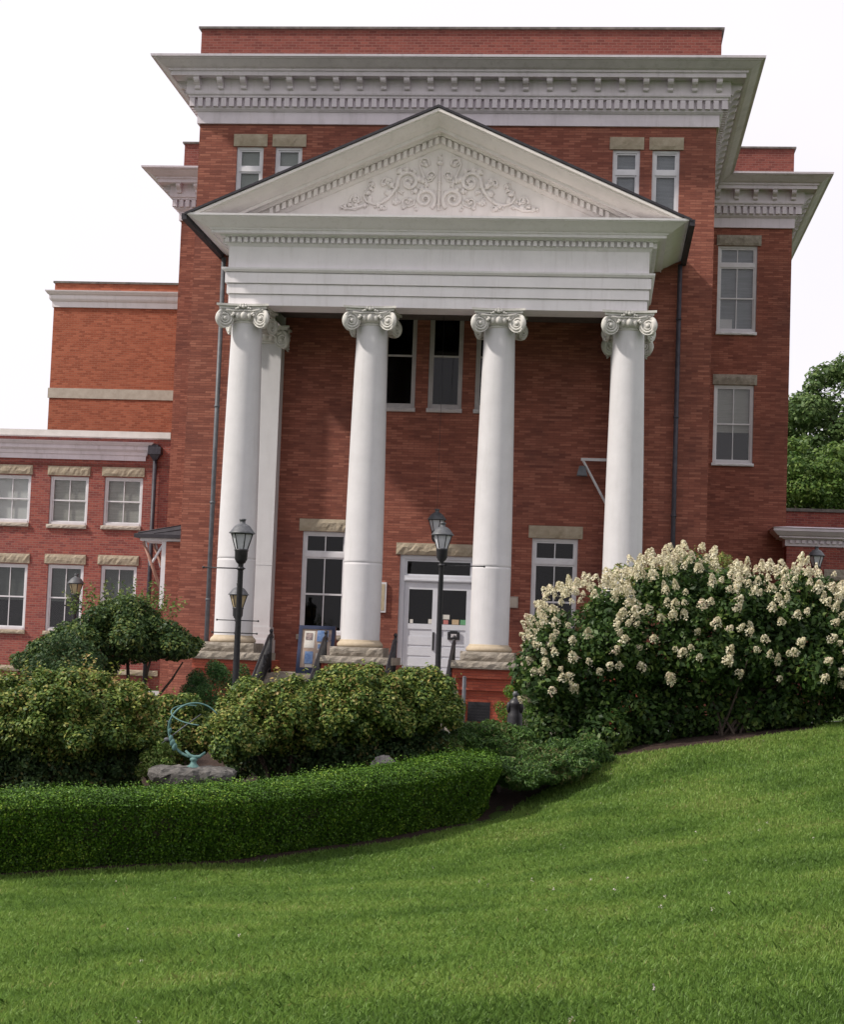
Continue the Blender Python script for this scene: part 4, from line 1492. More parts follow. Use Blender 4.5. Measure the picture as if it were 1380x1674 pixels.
# ------------------------------------------------------------------ small fittings
br = thing('wall_bracket', 'pale steel wall bracket with a floodlight left of the rightmost column', 'bracket', (4.3, -.3, 5.5))
b1 = MB()
b1.box(3.68, 4.38, -.33, -.27, 5.60, 5.67)
b1.build('arm', M['steel'], br)
b1 = MB()
b1.tube([(3.74, -.3, 5.6), (4.40, -.3, 4.42)], .035, 6, True, False)
b1.build('strut', M['steel'], br)
b1 = MB()
b1.add([(3.58, -.42, 5.2), (3.86, -.42, 5.2), (3.86, -.18, 5.2), (3.58, -.18, 5.2), (3.64, -.36, 5.46), (3.80, -.36, 5.46), (3.80, -.24, 5.46), (3.64, -.24, 5.46)],
       [(3, 2, 1, 0), (4, 5, 6, 7), (0, 1, 5, 4), (1, 2, 6, 5), (2, 3, 7, 6), (3, 0, 4, 7)])
b1.build('floodlight', M['pipe_grey'], br)

p1 = MB()
p1.box(-1.62, -1.36, -.06, -.004, 1.45, 2.25)
f1 = tag(p1.build('wall_plaque', M['frame'], None), 'tall cream plaque with white frame left of the entrance doors', 'plaque')
MB().box(-1.60, -1.40, -.068, -.06, 1.50, 2.20).build('plate', M['plaque_cream'], f1)
p1 = MB()
p1.box(1.72, 2.14, -.05, -.004, 1.69, 1.99)
f1 = tag(p1.build('wall_plaque', M['plaque'], None), 'small beige plaque on brick right of the third column', 'plaque')
MB().box(1.75, 2.11, -.056, -.05, 1.72, 1.96).build('plate', M['band_stone'], f1)

nb = thing('notice_board', 'blue framed sandwich notice board with pinned posters under the left porch window', 'notice board', (-2.85, -1.6, -.2))
NBX0, NBX1 = -3.36, -2.42
yb, yt = -2.05, -1.72


def onboard(x0_, x1_, z0_, z1_, o, th=.012):
    """a slab lying on the sloping face"""
    def y(z):
        return yb + (yt - yb) * (z + .2) / 1.22 - o
    vs = [(x0_, y(z0_) - th, z0_), (x1_, y(z0_) - th, z0_), (x1_, y(z1_) - th, z1_), (x0_, y(z1_) - th, z1_), (x0_, y(z0_), z0_), (x1_, y(z0_), z0_), (x1_, y(z1_), z1_), (x0_, y(z1_), z1_)]
    return MB().add(vs, [(0, 1, 2, 3), (7, 6, 5, 4), (0, 4, 5, 1), (1, 5, 6, 2), (2, 6, 7, 3), (3, 7, 4, 0)])


onboard(NBX0, NBX1, -.2, 1.02, 0, .03).build('board', M['cork'], nb)
fr = MB()
for a in ((NBX0, NBX0 + .09, -.2, 1.02), (NBX1 - .09, NBX1, -.2, 1.02), (NBX0 + .09, NBX1 - .09, .93, 1.02), (NBX0 + .09, NBX1 - .09, -.2, -.05)):
    t = onboard(*a, .032, .03)
    fr.add(t.v, t.f)
fr.build('frame', M['blue_paint'], nb)
bk = MB()
bk.tube([(NBX0 + .03, -1.70, 1.0), (NBX0 - .06, -1.25, -.2)], .03, 6, True, False)
bk.tube([(NBX1 - .03, -1.70, 1.0), (NBX1 - .03, -1.25, -.2)], .03, 6, True, False)
bk.build('back_leg', M['wood_brown'], nb)
for (a, b2, c2, dd, m_) in ((-3.20, -2.94, .45, .88, 'paper'), (-3.17, -3.00, .66, .83, 'paper_photo'), (-2.88, -2.60, .62, .90, 'paper_blue'), (-2.86, -2.62, .40, .58, 'paper'), (-2.84, -2.66, .44, .55, 'paper_blue'),
                            (-2.58, -2.50, .64, .84, 'paper_photo'), (-3.16, -2.95, .05, .36, 'paper_blue'), (-3.14, -2.96, -.04, .04, 'paper'), (-2.88, -2.6, -.02, .32, 'paper')):
    onboard(a, b2, c2, dd, .032 if m_ == 'paper' else .045, .006).build('poster', M[m_], nb)

pt = at_depth(759.5, 1107, 39.5)
mp_ = MB()
mp_.tube([(0, 0, -.15), (0, 0, pt.z - gz(pt.x, pt.y))], .042, 8)
mp_.blob((0, 0, pt.z - gz(pt.x, pt.y)), (.046, .046, .03), 8, 4)
o = tag(mp_.build('metal_post', M['pipe_grey'], None), 'thin grey metal post before the third brick pedestal', 'post')
o.location = (pt.x, pt.y, gz(pt.x, pt.y))

on = at_depth(842, 1172, 37)
orn = thing('garden_ornament', 'small dark cast metal ornament with round head beside the flowering shrub', 'ornament', (on.x, on.y, gz(on.x, on.y)))
hh = on.z - gz(on.x, on.y)
ob = MB()
ob.lathe((0, 0, 0), [(.16, -.1), (.16, hh), (.15, hh + .05), (.13, hh + .12), (.13, hh + .22), (.145, hh + .26), (.14, hh + .30), (.10, hh + .36), (.055, hh + .39), (.05, hh + .42)], 16)
ob.blob((-.13, -.05, hh + .2), (.05, .05, .12), 8, 6)
ob.blob((.13, -.05, hh + .2), (.05, .05, .12), 8, 6)
x_ = ob.build('body', M['black_iron'], orn)
x_.matrix_parent_inverse = Matrix.Identity(4)
hd_ = MB()
hd_.blob((0, 0, hh + .475), (.062, .062, .07), 12, 8)
x_ = hd_.build('head', M['lamp_roof'], orn)
x_.matrix_parent_inverse = Matrix.Identity(4)

# ------------------------------------------------------------------ armillary sundial on a rough slab
sp_ = at_depth(316, 1255, 26.5)
sgz = gz(sp_.x, sp_.y)
slab = thing('stone_slab', 'rough grey fieldstone slab table under the verdigris sundial', 'stone', (sp_.x, sp_.y, sgz))
sb = MB()
rr = random.Random(3)
zt_ = sp_.z - sgz
NR = 40
ring = []
for k in range(NR):
    a = 2 * math.pi * k / NR
    q = rr.uniform(.9, 1.1)
    ring.append((.64 * math.cos(a) * q, .48 * math.sin(a) * q))
levels = ((.80, -.24), (.92, -.20), (1.0, -.13), (1.02, -.07), (.98, -.02), (.86, .0), (.6, .012), (.3, .0), (.05, .01))
vs = [(x * k2 * rr.uniform(.95, 1.05), y * k2 * rr.uniform(.95, 1.05), zt_ + z + rr.uniform(-.022, .022)) for (k2, z) in levels for (x, y) in ring]
sb.add(vs, [(j * NR + i, j * NR + (i + 1) % NR, (j + 1) * NR + (i + 1) % NR, (j + 1) * NR + i) for j in range(len(levels) - 1) for i in range(NR)])
x_ = sb.build('slab_top', M['rubble'], slab)
x_.matrix_parent_inverse = Matrix.Identity(4)
pb = MB()
for k in range(16):
    a = rr.uniform(0, 6.28)
    pb.blob((.4 * math.cos(a), .3 * math.sin(a), rr.uniform(0, max(.1, zt_ - .25))), (rr.uniform(.14, .22), rr.uniform(.14, .22), rr.uniform(.1, .15)), 9, 6, .16, k)
x_ = pb.build('rubble_base', M['rubble'], slab)
x_.matrix_parent_inverse = Matrix.Identity(4)

arm = thing('armillary_sundial', 'open ring armillary sundial in green verdigris bronze on a stone slab', 'sundial', (sp_.x, sp_.y, sp_.z - .01))
lb = MB()
lb.lathe((0, 0, 0), [(.105, 0), (.105, .025), (.07, .05), (.045, .08), (.04, .11), (.06, .13), (.055, .15), (.03, .17)], 16)
parts = [('foot', lb)]
ringr = .40
cz = .17 + ringr
b_ = MB()
pts = []
for k in range(40):
    a = R(-92) - 2 * math.pi * .64 * k / 39
    pts.append((ringr * math.cos(a), .03 * math.sin(a * 2), cz + ringr * math.sin(a)))
b_.tube(pts, [.023 - .012 * q / 39 for q in range(40)], 7)
b_.tube([(-.13, 0, .26), (-.06, 0, .19), (.0, 0, .165), (.09, 0, .18), (.17, 0, .25)], [.016, .026, .034, .026, .014], 7)
parts.append(('meridian_ring', b_))
b_ = MB()
pts = [(ringr * .93 * math.cos(a), ringr * .93 * math.sin(a) * .9, cz + ringr * .32 * math.sin(a) - .05 * math.cos(a)) for a in [R(95) + R(190) * k / 30 for k in range(31)]]
pts = [(x, y * .55, z + .22) for (x, y, z) in pts]
b_.tube(pts, .010, 6)
parts.append(('hour_band', b_))
b_ = MB()
b_.tube([(-.50, .0, cz - .22), (-.20, 0, cz + .02), (.08, 0, cz + .24)], [.006, .011, .006], 6)
b_.blob((-.42, 0, cz - .155), (.05, .012, .03), 6, 4)
parts.append(('gnomon_arrow', b_))
b_ = MB()
for (x, z, r) in ((-.36, cz - .14, .035), (-.335, cz - .2, .04), (-.30, cz - .26, .04), (-.38, cz - .02, .03), (-.39, cz + .1, .025)):
    b_.blob((x, 0, z), (r, r, r * 1.5), 8, 6, .1, int(r * 1000))
parts.append(('ornament', b_))
for nm, mb in parts:
    x_ = mb.build(nm, M['verdigris'] if nm != 'gnomon_arrow' else M['pipe_grey'], arm)
    x_.matrix_parent_inverse = Matrix.Identity(4)

# ------------------------------------------------------------------ vegetation
def stems(parent, c, base_z, top_z, n, spread, r0, seed, lean=0.0):
    rr = random.Random(seed)
    mb = MB()
    for k in range(n):
        a = rr.uniform(0, 6.28)
        bx, by = c[0] + rr.uniform(-.15, .15) * spread, c[1] + rr.uniform(-.15, .15) * spread
        ex, ey = c[0] + math.cos(a) * spread * rr.uniform(.4, 1), c[1] + math.sin(a) * spread * rr.uniform(.4, 1) * .7
        pts = []
        for i in range(6):
            t = i / 5
            pts.append((bx + (ex - bx) * t ** 1.3 + rr.uniform(-.04, .04), by + (ey - by) * t ** 1.3 + rr.uniform(-.04, .04), base_z - .1 + (top_z - base_z + .1) * t))
        mb.tube(pts, [r0 * (1 - .7 * i / 5) for i in range(6)], 6)
    return mb.build('stems', M['bark'], parent)


def shoots(c, r, n, seed, hmin, hmax, top=0.2):
    """upright young twigs breaking the top outline; returns leaf points and directions"""
    rr = random.Random(seed)
    P, Nn = [], []
    for k in range(n):
        while True:
            d = Vector((rr.gauss(0, 1), rr.gauss(0, 1), rr.gauss(0, 1))).normalized()
            if d.z > top:
                break
        b0 = Vector((c[0] + d.x * r[0] * .95, c[1] + d.y * r[1] * .95, c[2] + d.z * r[2] * .95))
        dr = (Vector((d.x * .5, d.y * .5, 1)) + Vector((rr.uniform(-.4, .4), rr.uniform(-.4, .4), 0))).normalized()
        h = rr.uniform(hmin, hmax)
        for i in range(int(h / .035)):
            P.append(b0 + dr * (i * .035) + Vector((rr.uniform(-.05, .05), rr.uniform(-.05, .05), 0)))
            Nn.append((rr.gauss(0, .6), rr.gauss(0, .6), 1))
    return np.array([tuple(p) for p in P]), np.array(Nn)


def shrub(name, label, cat, c, r, n, length, width, material, seed, clumps=26, cr=(.22, .42), group=None, shoot=0, shoot_mat=None, up=.5, rand=.8, top=-.35, extra=None, gap=0.0, sh=(.12, .35), zmin=None, flat=1.0, shell=.28):
    g0 = gz(c[0], c[1])
    root = thing(name, label, cat, (c[0], c[1], g0), group)
    L = sub_lumps(c, r, clumps, cr[0], cr[1], seed, top, flat)
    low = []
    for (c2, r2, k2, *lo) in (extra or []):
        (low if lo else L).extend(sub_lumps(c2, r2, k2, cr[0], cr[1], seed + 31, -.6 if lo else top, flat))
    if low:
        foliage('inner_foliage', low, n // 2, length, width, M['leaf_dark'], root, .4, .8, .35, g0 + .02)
    extra = [e_ for e_ in (extra or []) if len(e_) == 3]
    more = None
    if shoot:
        more = shoots(c, r, shoot, seed + 5, *sh)
        for (c2, r2, k2) in (extra or []):
            if k2 > 12:
                m2 = shoots(c2, r2, shoot // 2, seed + 9, *sh)
                more = (np.concatenate([more[0], m2[0]]), np.concatenate([more[1], m2[1]]))
    foliage('foliage', L, n, length, width, material, root, up, rand, shell, (g0 + .05 if zmin is None else zmin), gap, more=more)
    stems(root, c, g0, c[2], 9, min(r[0], 1.1), .035, seed)
    return root


def E(px, py, d):
    v = at_depth(px, py, d)
    return (v.x, v.y, v.z)


# the big yellowing shrubs behind the hedge
c1 = E(105, 1180, 28)
shrub('dogwood_shrub', 'broad yellowing shrub at the left edge behind the hedge', 'shrub', c1, (1.52, 1.25, .80), 84000, .07, .04, M['leaf_dogwood'], 1, 110, (.08, .24), None, 90, M['leaf_dogwood'], gap=.1, shell=.36, sh=(.15, .42), up=.95, rand=.65,
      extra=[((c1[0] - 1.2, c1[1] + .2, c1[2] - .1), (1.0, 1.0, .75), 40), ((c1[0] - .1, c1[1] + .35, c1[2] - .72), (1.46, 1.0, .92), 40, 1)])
c2 = E(455, 1180, 29.3)
c3 = E(565, 1165, 29.4)
c4 = E(675, 1158, 29.9)
shrub('dogwood_shrub', 'wide yellowing shrub in the middle behind the hedge and sundial', 'shrub', c2, (1.02, 1.1, .66), 105000, .07, .04, M['leaf_dogwood'], 2, 80, (.08, .24), None, 70, M['leaf_dogwood'], gap=.1, shell=.36, sh=(.15, .42), up=.95, rand=.65,
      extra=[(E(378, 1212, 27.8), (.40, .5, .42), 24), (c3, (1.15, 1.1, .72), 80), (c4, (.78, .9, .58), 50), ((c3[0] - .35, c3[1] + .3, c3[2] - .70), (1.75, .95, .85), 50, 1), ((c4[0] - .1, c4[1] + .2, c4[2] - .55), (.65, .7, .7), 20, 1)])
# small maple before the annex
c5 = E(190, 1052, 37)
g5 = gz(c5[0], c5[1])
mp = thing('maple_tree', 'small dark spreading maple tree on the lawn before the low annex', 'tree', (c5[0], c5[1], g5))
L = sub_lumps(c5, (1.55, 1.3, .50), 34, .22, .42, 8, -.25, .75)
c5b = E(190, 1018, 37)
L += sub_lumps(c5b, (.8, .8, .42), 14, .2, .34, 18, -.2, .8)
c5c = E(285, 1060, 37)
L += sub_lumps(c5c, (.6, .7, .30), 10, .18, .3, 28, -.3, .8)
for (ax_, ay_, ar_) in ((75, 1082, .55), (140, 1092, .5), (165, 1075, .5)):
    L += sub_lumps(E(ax_, ay_, 36.7), (ar_, .6, .34), 12, .14, .26, int(ax_), -.4, .8)
c5d = E(110, 1062, 36.8)
L += sub_lumps(c5d, (.75, .7, .36), 14, .16, .28, 38, -.3, .8)
foliage('foliage', L, 52000, .08, .05, M['leaf_maple'], mp, .8, .7, .42, None, .15, more=shoots(E(200, 1015, 37), (1.15, .9, .42), 80, 4, .25, .6))
tb = MB()
b0 = E(222, 1128, 37)
for (tx, ty, r0) in ((150, 1075, .05), (250, 1070, .05), (205, 1060, .06), (300, 1082, .04), (110, 1085, .04)):
    e_ = E(tx, ty, 37 + random.uniform(-.5, .5))
    m_ = [(b0[0] + (e_[0] - b0[0]) * t + random.uniform(-.03, .03), b0[1] + (e_[1] - b0[1]) * t, g5 - .1 + (e_[2] - g5 + .1) * t ** .8) for t in (0, .25, .5, .75, 1)]
    tb.tube(m_, [r0, r0 * .9, r0 * .75, r0 * .6, r0 * .4], 7)
tb.build('trunk', M['bark'], mp)
# shrubs of the second row
c6 = E(105, 1100, 33)
shrub('rounded_shrub', 'rounded dark green shrub showing just above the left yellowing shrub', 'shrub', c6, (.85, .8, .5), 9000, .06, .04, M['leaf_dark'], 12, 18, (.16, .3))
c7 = E(358, 1142, 38)
shrub('clipped_yew', 'dome of dark clipped yew behind the tall lamp post', 'shrub', c7, (.86, .85, .74), 22000, .05, .018, M['leaf_yew'], 13, 30, (.12, .22), None, 0, None, .3, .7)
c8 = E(272, 1185, 31.5)
shrub('low_shrub', 'low green shrub filling the gap behind the sundial', 'shrub', (c8[0], c8[1], c8[2] - .2), (.85, .6, .72), 20000, .065, .04, M['leaf_dogwood'], 14, 18, (.14, .26), None, 10, M['leaf_light'])
c9 = E(262, 1235, 27.6)
shrub('perennial_plant', 'pale green leafy perennial left of the sundial slab', 'plant', (c9[0], c9[1], c9[2] - .12), (.28, .25, .42), 2600, .06, .025, M['leaf_light'], 15, 10, (.07, .13))
c10 = E(868, 1160, 39)
shrub('clipped_yew', 'clipped light green dome shrub behind the dark ornament', 'shrub', (c10[0], c10[1], c10[2] - .15), (.72, .6, .78), 14000, .045, .02, M['leaf_hedge'], 16, 26, (.1, .2), None, 0, None, .3, .7)
c11 = E(1120, 905, 35.5)
shrub('tall_shrub', 'loose green shrub peeping above the white flower heads', 'shrub', (c11[0], c11[1], c11[2] - .75), (1.5, .6, .72), 6000, .08, .045, M['leaf_shoot'], 17, 22, (.15, .3), None, 26, M['leaf_shoot'], sh=(.15, .35))
pr_ = E(628, 1243, 28.6)
rk_ = MB()
rk_.blob((0, 0, 0), (.22, .16, .2), 14, 9, .12, 4, False)
o = tag(rk_.build('boulder', M['pale_rock'], None), 'pale rock under the middle shrub just above the hedge', 'rock')
o.location = (pr_[0], pr_[1], pr_[2] - .12)

# junipers
cj = E(800, 1222, 30.4)
g0 = gz(cj[0], cj[1])
jn = thing('juniper_shrub', 'low spreading green juniper between the hedge and the flowering shrub', 'shrub', (cj[0], cj[1], g0))
L = sub_lumps((cj[0], cj[1], cj[2] - .12), (1.0, .85, .52), 44, .12, .24, 21, -.5, .6)
ca = E(915, 1245, 30.6)
L += sub_lumps((ca[0], ca[1], ca[2]), (.72, .7, .36), 30, .1, .2, 22, -.4, .6)
cb = E(710, 1222, 30.2)
L += sub_lumps((cb[0], cb[1], cb[2] - .1), (.7, .65, .36), 26, .1, .2, 23, -.4, .6)
ce_ = E(955, 1235, 31.0)
L += sub_lumps(ce_, (.5, .6, .32), 20, .1, .2, 26, -.4, .6)
cd_ = E(850, 1266, 29.4)
L += sub_lumps(cd_, (.55, .5, .30), 22, .1, .2, 25, -.5, .6)
cc_ = E(900, 1254, 29.9)
L += sub_lumps((cc_[0], cc_[1], cc_[2]), (.75, .6, .34), 28, .1, .2, 24, -.4, .6)
foliage('foliage', L, 96000, .08, .018, M['leaf_juniper'], jn, .35, .9, .25, None, 0, -.6)
stems(jn, cj, g0, cj[2], 8, .9, .03, 9)


# ------------------------------------------------------------------ clipped hedge
HP = [(-7.6, -26.75), (-5.4, -25.75), (-3.3, -24.35), (-.47, -22.52), (1.39, -20.32), (2.45, -18.75), (3.02, -17.68)]


def resample(pts, step):
    out = [Vector(pts[0])]
    seg = []
    P = [Vector(p) for p in pts]
    # Catmull-Rom for a smooth curve
    dense = []
    for i in range(len(P) - 1):
        p0, p1, p2, p3 = P[max(i - 1, 0)], P[i], P[i + 1], P[min(i + 2, len(P) - 1)]
        for k in range(20):
            t = k / 20
            dense.append(.5 * ((2 * p1) + (p2 - p0) * t + (2 * p0 - 5 * p1 + 4 * p2 - p3) * t * t + (3 * p1 - p0 - 3 * p2 + p3) * t ** 3))
    dense.append(P[-1])
    acc = 0
    res = [dense[0]]
    for a, b2 in zip(dense, dense[1:]):
        L = (b2 - a).length
        while acc + L >= step and L > 0:
            t = (step - acc) / L
            a = a + (b2 - a) * t
            res.append(a)
            L = (b2 - a).length
            acc = 0
        acc += L
    return res


hpath = resample(HP, .1)
HW, HH = 1.25, 1.03
hedge = thing('clipped_hedge', 'long clipped boxwood hedge curving along the edge of the lawn', 'hedge', (hpath[len(hpath) // 2].x, hpath[len(hpath) // 2].y, -2.5))
fronts, nrms, tans = [], [], []
for i, p_ in enumerate(hpath):
    t = (hpath[min(i + 1, len(hpath) - 1)] - hpath[max(i - 1, 0)]).normalized()
    tans.append(t)
    nrms.append(Vector((t.y, -t.x)))           # towards the lawn
SECT = [(0.52, 0.0), (.34, .3), (0.10, .66), (.0, .85), (.09, .96), (.40, 1.0), (.8, 1.0), (1.1, .97), (1.2, .85), (1.25, .5), (1.2, 0)]
core = MB()
k = len(SECT)
vs = []
zs_h = ground_z([p.x for p in hpath], [p.y for p in hpath])
for i, p_ in enumerate(hpath):
    endf = min(1.0, math.sqrt(max(0.0, (len(hpath) - 1 - i) * .1 / .8)))
    ce = p_ - nrms[i] * HW * .5
    for (o_, z_) in SECT:
        q_ = p_ - nrms[i] * (o_ + (.14 if o_ < .6 else -.14) - .12)
        q_ = ce + (q_ - ce) * (.12 + .88 * endf)
        vs.append((q_.x, q_.y, zs_h[i] - .05 + z_ * (HH - .14) * (.84 + .16 * endf)))
fs = [(i * k + j_, (i + 1) * k + j_, (i + 1) * k + j_ + 1, i * k + j_ + 1) for i in range(len(hpath) - 1) for j_ in range(k - 1)]
fs.append(tuple((len(hpath) - 1) * k + j_ for j_ in range(k)))
core.add(vs, fs, True)
core.build('twigs', M['bark'], hedge)
N = 330000
ii = rng.integers(0, len(hpath) - 1, N)
ss = np.array(SECT)
seglen = np.linalg.norm(np.diff(ss * np.array([HW / 1.25, HH]), axis=0), axis=1)
wt = seglen * np.where(ss[:-1, 0] > 1.0, .4, 1.0)
js = rng.choice(k - 1, N, p=wt / wt.sum())
tt = rng.random(N)
oz = ss[js] * (1 - tt)[:, None] + ss[js + 1] * tt[:, None]
dv = ss[js + 1] - ss[js]
on2 = np.stack([-dv[:, 1], dv[:, 0]], 1)
on2 = on2 / np.linalg.norm(on2, axis=1, keepdims=True)       # outward in (o, z): front is -o
hp_ = np.array([(p.x, p.y) for p in hpath])
hn_ = np.array([(p.x, p.y) for p in nrms])
ht_ = np.array([(p.x, p.y) for p in tans])
fr_ = rng.random(N)[:, None]
base = hp_[ii] * (1 - fr_) + hp_[ii + 1] * fr_
zb_ = zs_h[ii]
left = (len(hpath) - 1 - ii - fr_[:, 0]) * .1
endf = np.minimum(1, np.sqrt(np.maximum(0, left / .8)))
lump = .018 * np.sin(ii * .55) * np.sin(oz[:, 1] * 9) + .018 * np.sin(ii * .23 + 2) + .014 * np.sin(ii * 1.3 + oz[:, 0] * 8)
depth = -np.abs(rng.normal(size=N)) * .08 + .03 + lump
oo = oz[:, 0] * HW / 1.25 + on2[:, 0] * depth
zz = oz[:, 1] * HH + on2[:, 1] * depth + np.where((oz[:, 1] > .9) & (rng.random(N) < .08), rng.random(N) * .11, 0)
ce = base - hn_[ii] * HW * .5
q2 = base - hn_[ii] * (oo - .12)[:, None]
q2 = ce + (q2 - ce) * (.12 + .88 * endf)[:, None]
P3 = np.concatenate([q2, (zb_ + zz * (.84 + .16 * endf))[:, None]], 1)
endn = (1 - endf)[:, None]
N3 = np.concatenate([hn_[ii] * (-on2[:, :1]) + ht_[ii] * endn * 1.2, on2[:, 1:2]], 1)
# end cap leaves
ne = 2500
ang = rng.random(ne) * 2 - 1
ce_end = hp_[-1] - hn_[-1] * HW * .5
rad = rng.random(ne) ** .5
pe = ce_end + hn_[-1] * (ang * HW * .5 * .16)[:, None] + ht_[-1] * (.05 * (1 - ang ** 2) + rng.normal(size=ne) * .03)[:, None]
ze = zs_h[-1] + rng.random(ne) * HH * .82
P3 = np.concatenate([P3, np.concatenate([pe, ze[:, None]], 1)])
N3 = np.concatenate([N3, np.tile(np.array([[ht_[-1][0], ht_[-1][1], .2]]), (ne, 1))])
N3 = N3 + rng.normal(size=N3.shape) * .6
N3[:, 2] += np.where(N3[:, 2] > .5, .8, .1)
np_mesh('foliage', leaf_quads(P3, N3, .033, .021, .15, .1), 4, rng.random(len(P3)), M['leaf_hedge'], hedge)

# ------------------------------------------------------------------ panicle hydrangea
ch_ = E(1110, 1075, 32.9)
g0 = gz(ch_[0], ch_[1])
hyd = thing('hydrangea_shrub', 'huge hydrangea covered in cream white flower heads right of the portico', 'shrub', (ch_[0], ch_[1], g0))
MAINL = [(E(978, 1068, 32.9), (1.18, 1.2, 1.25)), (E(1115, 1052, 33.0), (1.55, 1.35, 1.48)), (E(1270, 1062, 33.1), (1.6, 1.3, 1.40)), (E(1420, 1080, 33.2), (1.35, 1.2, 1.28)), (E(907, 1115, 32.6), (.52, .8, .72)), (E(985, 1165, 32.9), (1.2, .8, .72)), (E(1150, 1135, 33.4), (1.6, .9, .9)), (E(1310, 1110, 33.8), (1.3, .8, .85)), (E(1080, 1185, 33.3), (1.3, .8, .45)), (E(1340, 1128, 33.6), (1.4, .7, .75)), (E(1230, 1160, 33.2), (1.2, .6, .45)), (E(950, 1205, 32.3), (.7, .5, .55))]
L = []
for k, (c_, r_) in enumerate(MAINL):
    L += sub_lumps(c_, tuple(x * .93 for x in r_), 20, .26, .46, 40 + k, -.4)
foliage('foliage', L, 95000, .12, .066, M['leaf_hydrangea'], hyd, .5, .75, .36, None)
stems(hyd, (ch_[0] + .9, ch_[1], 0), g0, ch_[2], 16, 1.6, .03, 31)


def panicle(seed):
    rr = np.random.default_rng(seed)
    n = 95
    h = rr.random(n) ** .8
    a = rr.random(n) * 6.283
    r = (.10 * (1 - h) ** .7 + .018) * (.75 + .4 * rr.random(n))
    p = np.stack([r * np.cos(a), r * np.sin(a), h * .22 - .05], 1)
    nr = np.stack([np.cos(a), np.sin(a), .6 + 0 * a], 1) + rr.normal(size=(n, 3)) * .5
    return leaf_quads(p, nr, .048, .046, .1, 0), rr.random(n) * .85 + .1


variants = [np_mesh('flower_head', *(lambda v: (v[0], 4, v[1]))(panicle(s)), M['flower']) for s in range(5)]
for v in variants:
    COL.objects.unlink(v)
pts = []
rr = random.Random(77)
tries = 0
cp_ = Vector(CAM)
C_ = [(Vector(c), r) for (c, r) in MAINL[:5]]
while len(pts) < 720 and tries < 60000:
    tries += 1
    k = rr.choices(range(5), weights=[1.1, 1.5, 1.5, 1.2, .6])[0]
    c_, r_ = C_[k]
    d = Vector((rr.gauss(0, 1), rr.gauss(0, 1), rr.gauss(0, 1))).normalized()
    if d.z < -.45:
        continue
    # flowers crowd towards the sunny top and the left flank
    if rr.random() > min(1.0, (.42 if d.z > -.3 else .12) + .8 * max(0, d.z - .1) + .8 * max(0, -d.x - .3)):
        continue
    p_ = c_ + Vector((d.x * r_[0], d.y * r_[1], d.z * r_[2])) * rr.uniform(1.02, 1.22)
    if any(((p_ - c2) * 1).length and (((p_.x - c2.x) / r2[0]) ** 2 + ((p_.y - c2.y) / r2[1]) ** 2 + ((p_.z - c2.z) / r2[2]) ** 2) < 1.0 for (c2, r2) in C_):
        continue
    if any((p_ - q_[0]).length < .14 for q_ in pts):
        continue
    pts.append((p_, d))
vis = [q for q in pts if (q[1].y < .25)]
vis.sort(key=lambda q: (q[0] - cp_).length)
for i, (p_, d) in enumerate(vis[::max(1, len(vis) // 100)][:100]):
    o = variants[i % 5].copy()
    COL.objects.link(o)
    o.location = p_
    tl = (Vector((d.x * .8 + rr.uniform(-.35, .35), d.y * .8 + rr.uniform(-.35, .35), max(.15, d.z) + .35))).normalized()
    o.rotation_euler = tl.to_track_quat('Z', 'Y').to_euler()
    o.rotation_euler.rotate_axis('Z', rr.uniform(0, 6))
    o.scale = (rr.uniform(.5, .85), rr.uniform(.5, .85), rr.uniform(.6, 1.15))
    attach(o, hyd)
chosen = {id(q) for q in vis[::max(1, len(vis) // 100)][:100]}
allv, allr = [], []
for q in pts:
    if id(q) in chosen:
        continue
    p_, d = q
    v = panicle(rr.randrange(1, 9999))
    tl = (Vector((d.x * .8 + rr.uniform(-.35, .35), d.y * .8 + rr.uniform(-.35, .35), max(.15, d.z) + .35))).normalized()
    mtx = np.array(tl.to_track_quat('Z', 'Y').to_matrix())
    allv.append((v[0] * rr.uniform(.45, .88)) @ mtx.T + np.array(p_))
    allr.append(v[1])
fo = np_mesh('flower_heads', np.concatenate(allv), 4, np.concatenate(allr), M['flower'], hyd)
fo['kind'] = 'stuff'

# ------------------------------------------------------------------ trees beyond the right annex
def tree(label, px, py, d, r, n, leaf, material, seed, clumps, cr):
    c = E(px, py, d)
    g0 = gz(c[0], c[1])
    t = thing('broadleaf_tree', label, 'tree', (c[0], c[1], g0), 'trees behind the right annex')
    L = sub_lumps(c, r, clumps, cr[0], cr[1], seed, -.6, .7)
    foliage('crown', L, n, leaf, leaf * .6, material, t, .7, .7, .4, None, 0.04)
    mb = MB()
    mb.tube([(c[0], c[1], g0 - .3), (c[0] + .1, c[1], c[2] - r[2] * .6), (c[0], c[1], c[2] + r[2] * .3)], [.4, .3, .12], 10)
    rr = random.Random(seed)
    for k in range(12):
        l_ = L[rr.randrange(len(L))][0]
        z0_ = c[2] - r[2] * rr.uniform(.2, .7)
        mb.tube([(c[0], c[1], z0_), ((c[0] + l_[0]) / 2, (c[1] + l_[1]) / 2, (z0_ + l_[2]) / 2 + .4), l_], [.14, .09, .04], 6)
    mb.build('trunk', M['bark'], t)
    return t


tree('tall dark green tree behind the low right annex', 1408, 752, 95, (4.8, 3.8, 6.4), 46000, .27, M['leaf_tree'], 5, 95, (.5, 1.35))
tree('lower bright green tree in front of the tall dark one', 1322, 830, 80, (3.0, 2.4, 3.0), 24000, .19, M['leaf_tree_light'], 6, 46, (.4, 1.15))

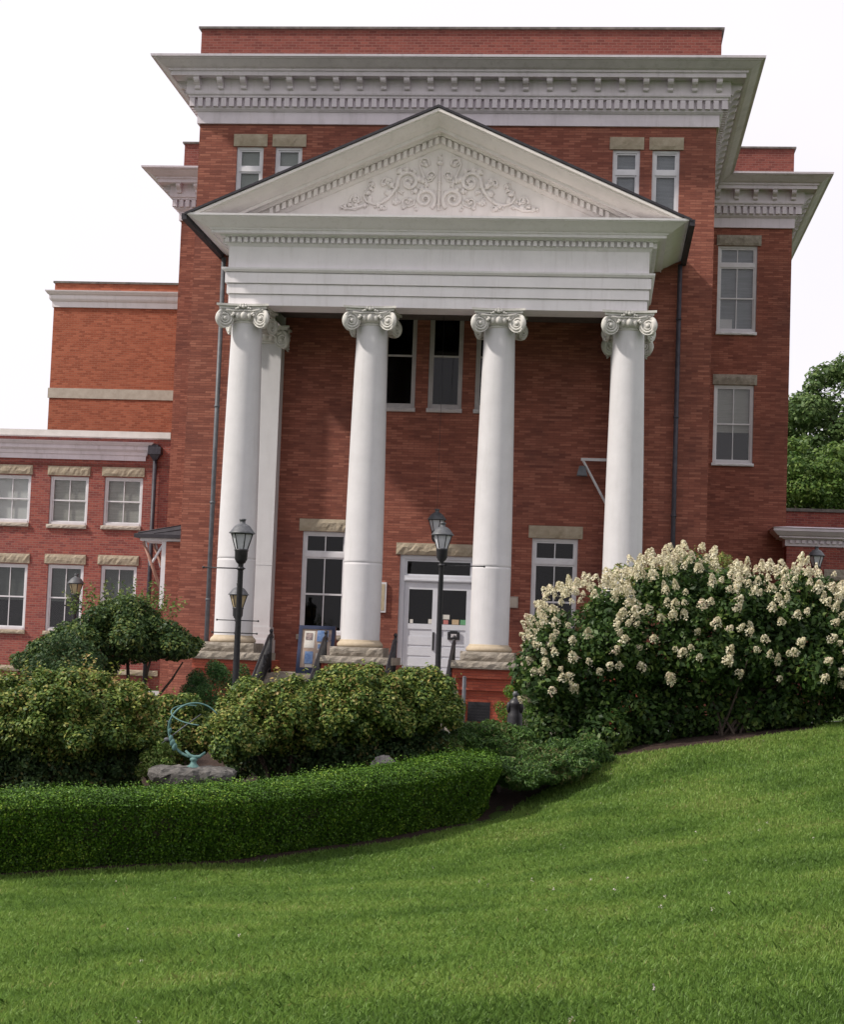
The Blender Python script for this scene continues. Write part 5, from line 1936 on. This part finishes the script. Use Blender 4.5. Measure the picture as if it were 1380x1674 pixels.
# ------------------------------------------------------------------ grass
def grass():
    f = np.array([AX_F[0], AX_F[1]])
    f /= np.linalg.norm(f)
    s = np.array([f[1], -f[0]])
    n = 1100000
    u = rng.random(n)
    d0, d1 = 5.5, 35.0
    d = (d0 ** .75 + u * (d1 ** .75 - d0 ** .75)) ** (1 / .75)
    lat = (rng.random(n) * 2 - 1) * (.262 * d + 3.2)
    xy = CAM[:2] + f * d[:, None] + s * lat[:, None]
    k = ~in_poly_np(xy[:, 0], xy[:, 1]) & (xy[:, 1] < -12.2 + .0 * xy[:, 0])
    edge = ~in_poly_np(xy[:, 0] + rng.normal(size=n) * .08, xy[:, 1] + rng.normal(size=n) * .08)
    k &= edge
    xy, d = xy[k], d[k]
    n = len(xy)
    z = ground_z(xy[:, 0], xy[:, 1])
    p = np.concatenate([xy, z[:, None]], 1)
    # longer, coarser tufts in patches
    pt = np.sin(xy[:, 0] * 1.9 + np.sin(xy[:, 1] * 1.3)) * np.sin(xy[:, 1] * 1.1 + 1.7 * np.sin(xy[:, 0] * .8))
    L = (.026 + .020 * rng.random(n) + .014 * np.clip(pt, 0, 1) + .028 * (rng.random(n) < .025)) * (1 + .012 * d)
    W = .0027 * (1 + d / 10) * (.8 + .5 * rng.random(n))
    a = rng.random(n) * 6.283
    side = np.stack([np.cos(a), np.sin(a), 0 * a], 1)
    lean = np.stack([np.cos(a + 1.57), np.sin(a + 1.57), 0 * a], 1) * (rng.random(n) * .75)[:, None] + rng.normal(size=(n, 3)) * .12
    up = np.array([0, 0, 1.0])
    mid = p + (up + lean * .35) * (L * .55)[:, None]
    tip = p + (up * .85 + lean * 1.05) * L[:, None]
    w2 = W[:, None] * .5
    v = np.stack([p - side * w2, p + side * w2, mid + side * w2 * .8, tip, mid - side * w2 * .8], 1)
    rnd = np.clip(rng.normal(size=n) * .12 + .48 - .10 * np.clip(pt, 0, 1) + .5 * (rng.random(n) < .02), 0, 1)
    o = np_mesh('grass', v.reshape(-1, 3), 5, rnd, M['grass'])
    tag(o, 'mown green grass blades covering the sloping lawn', 'grass', None, 'stuff')
    # clover
    m = 80
    j = rng.choice(n, m, replace=False)
    q = p[j] + np.array([0, 0, .045])
    vs = []
    rn = []
    for c in q:
        pp = c + rng.normal(size=(7, 3)) * .008
        vs.append(leaf_quads(pp, rng.normal(size=(7, 3)) + np.array([0, 0, 1]), .014, .013, .1, 0))
        rn.append(rng.random(7))
    o = np_mesh('clover_flowers', np.concatenate(vs), 4, np.concatenate(rn), M['clover'])
    tag(o, 'tiny white clover flowers scattered in the lawn', 'clover', None, 'stuff')


grass()
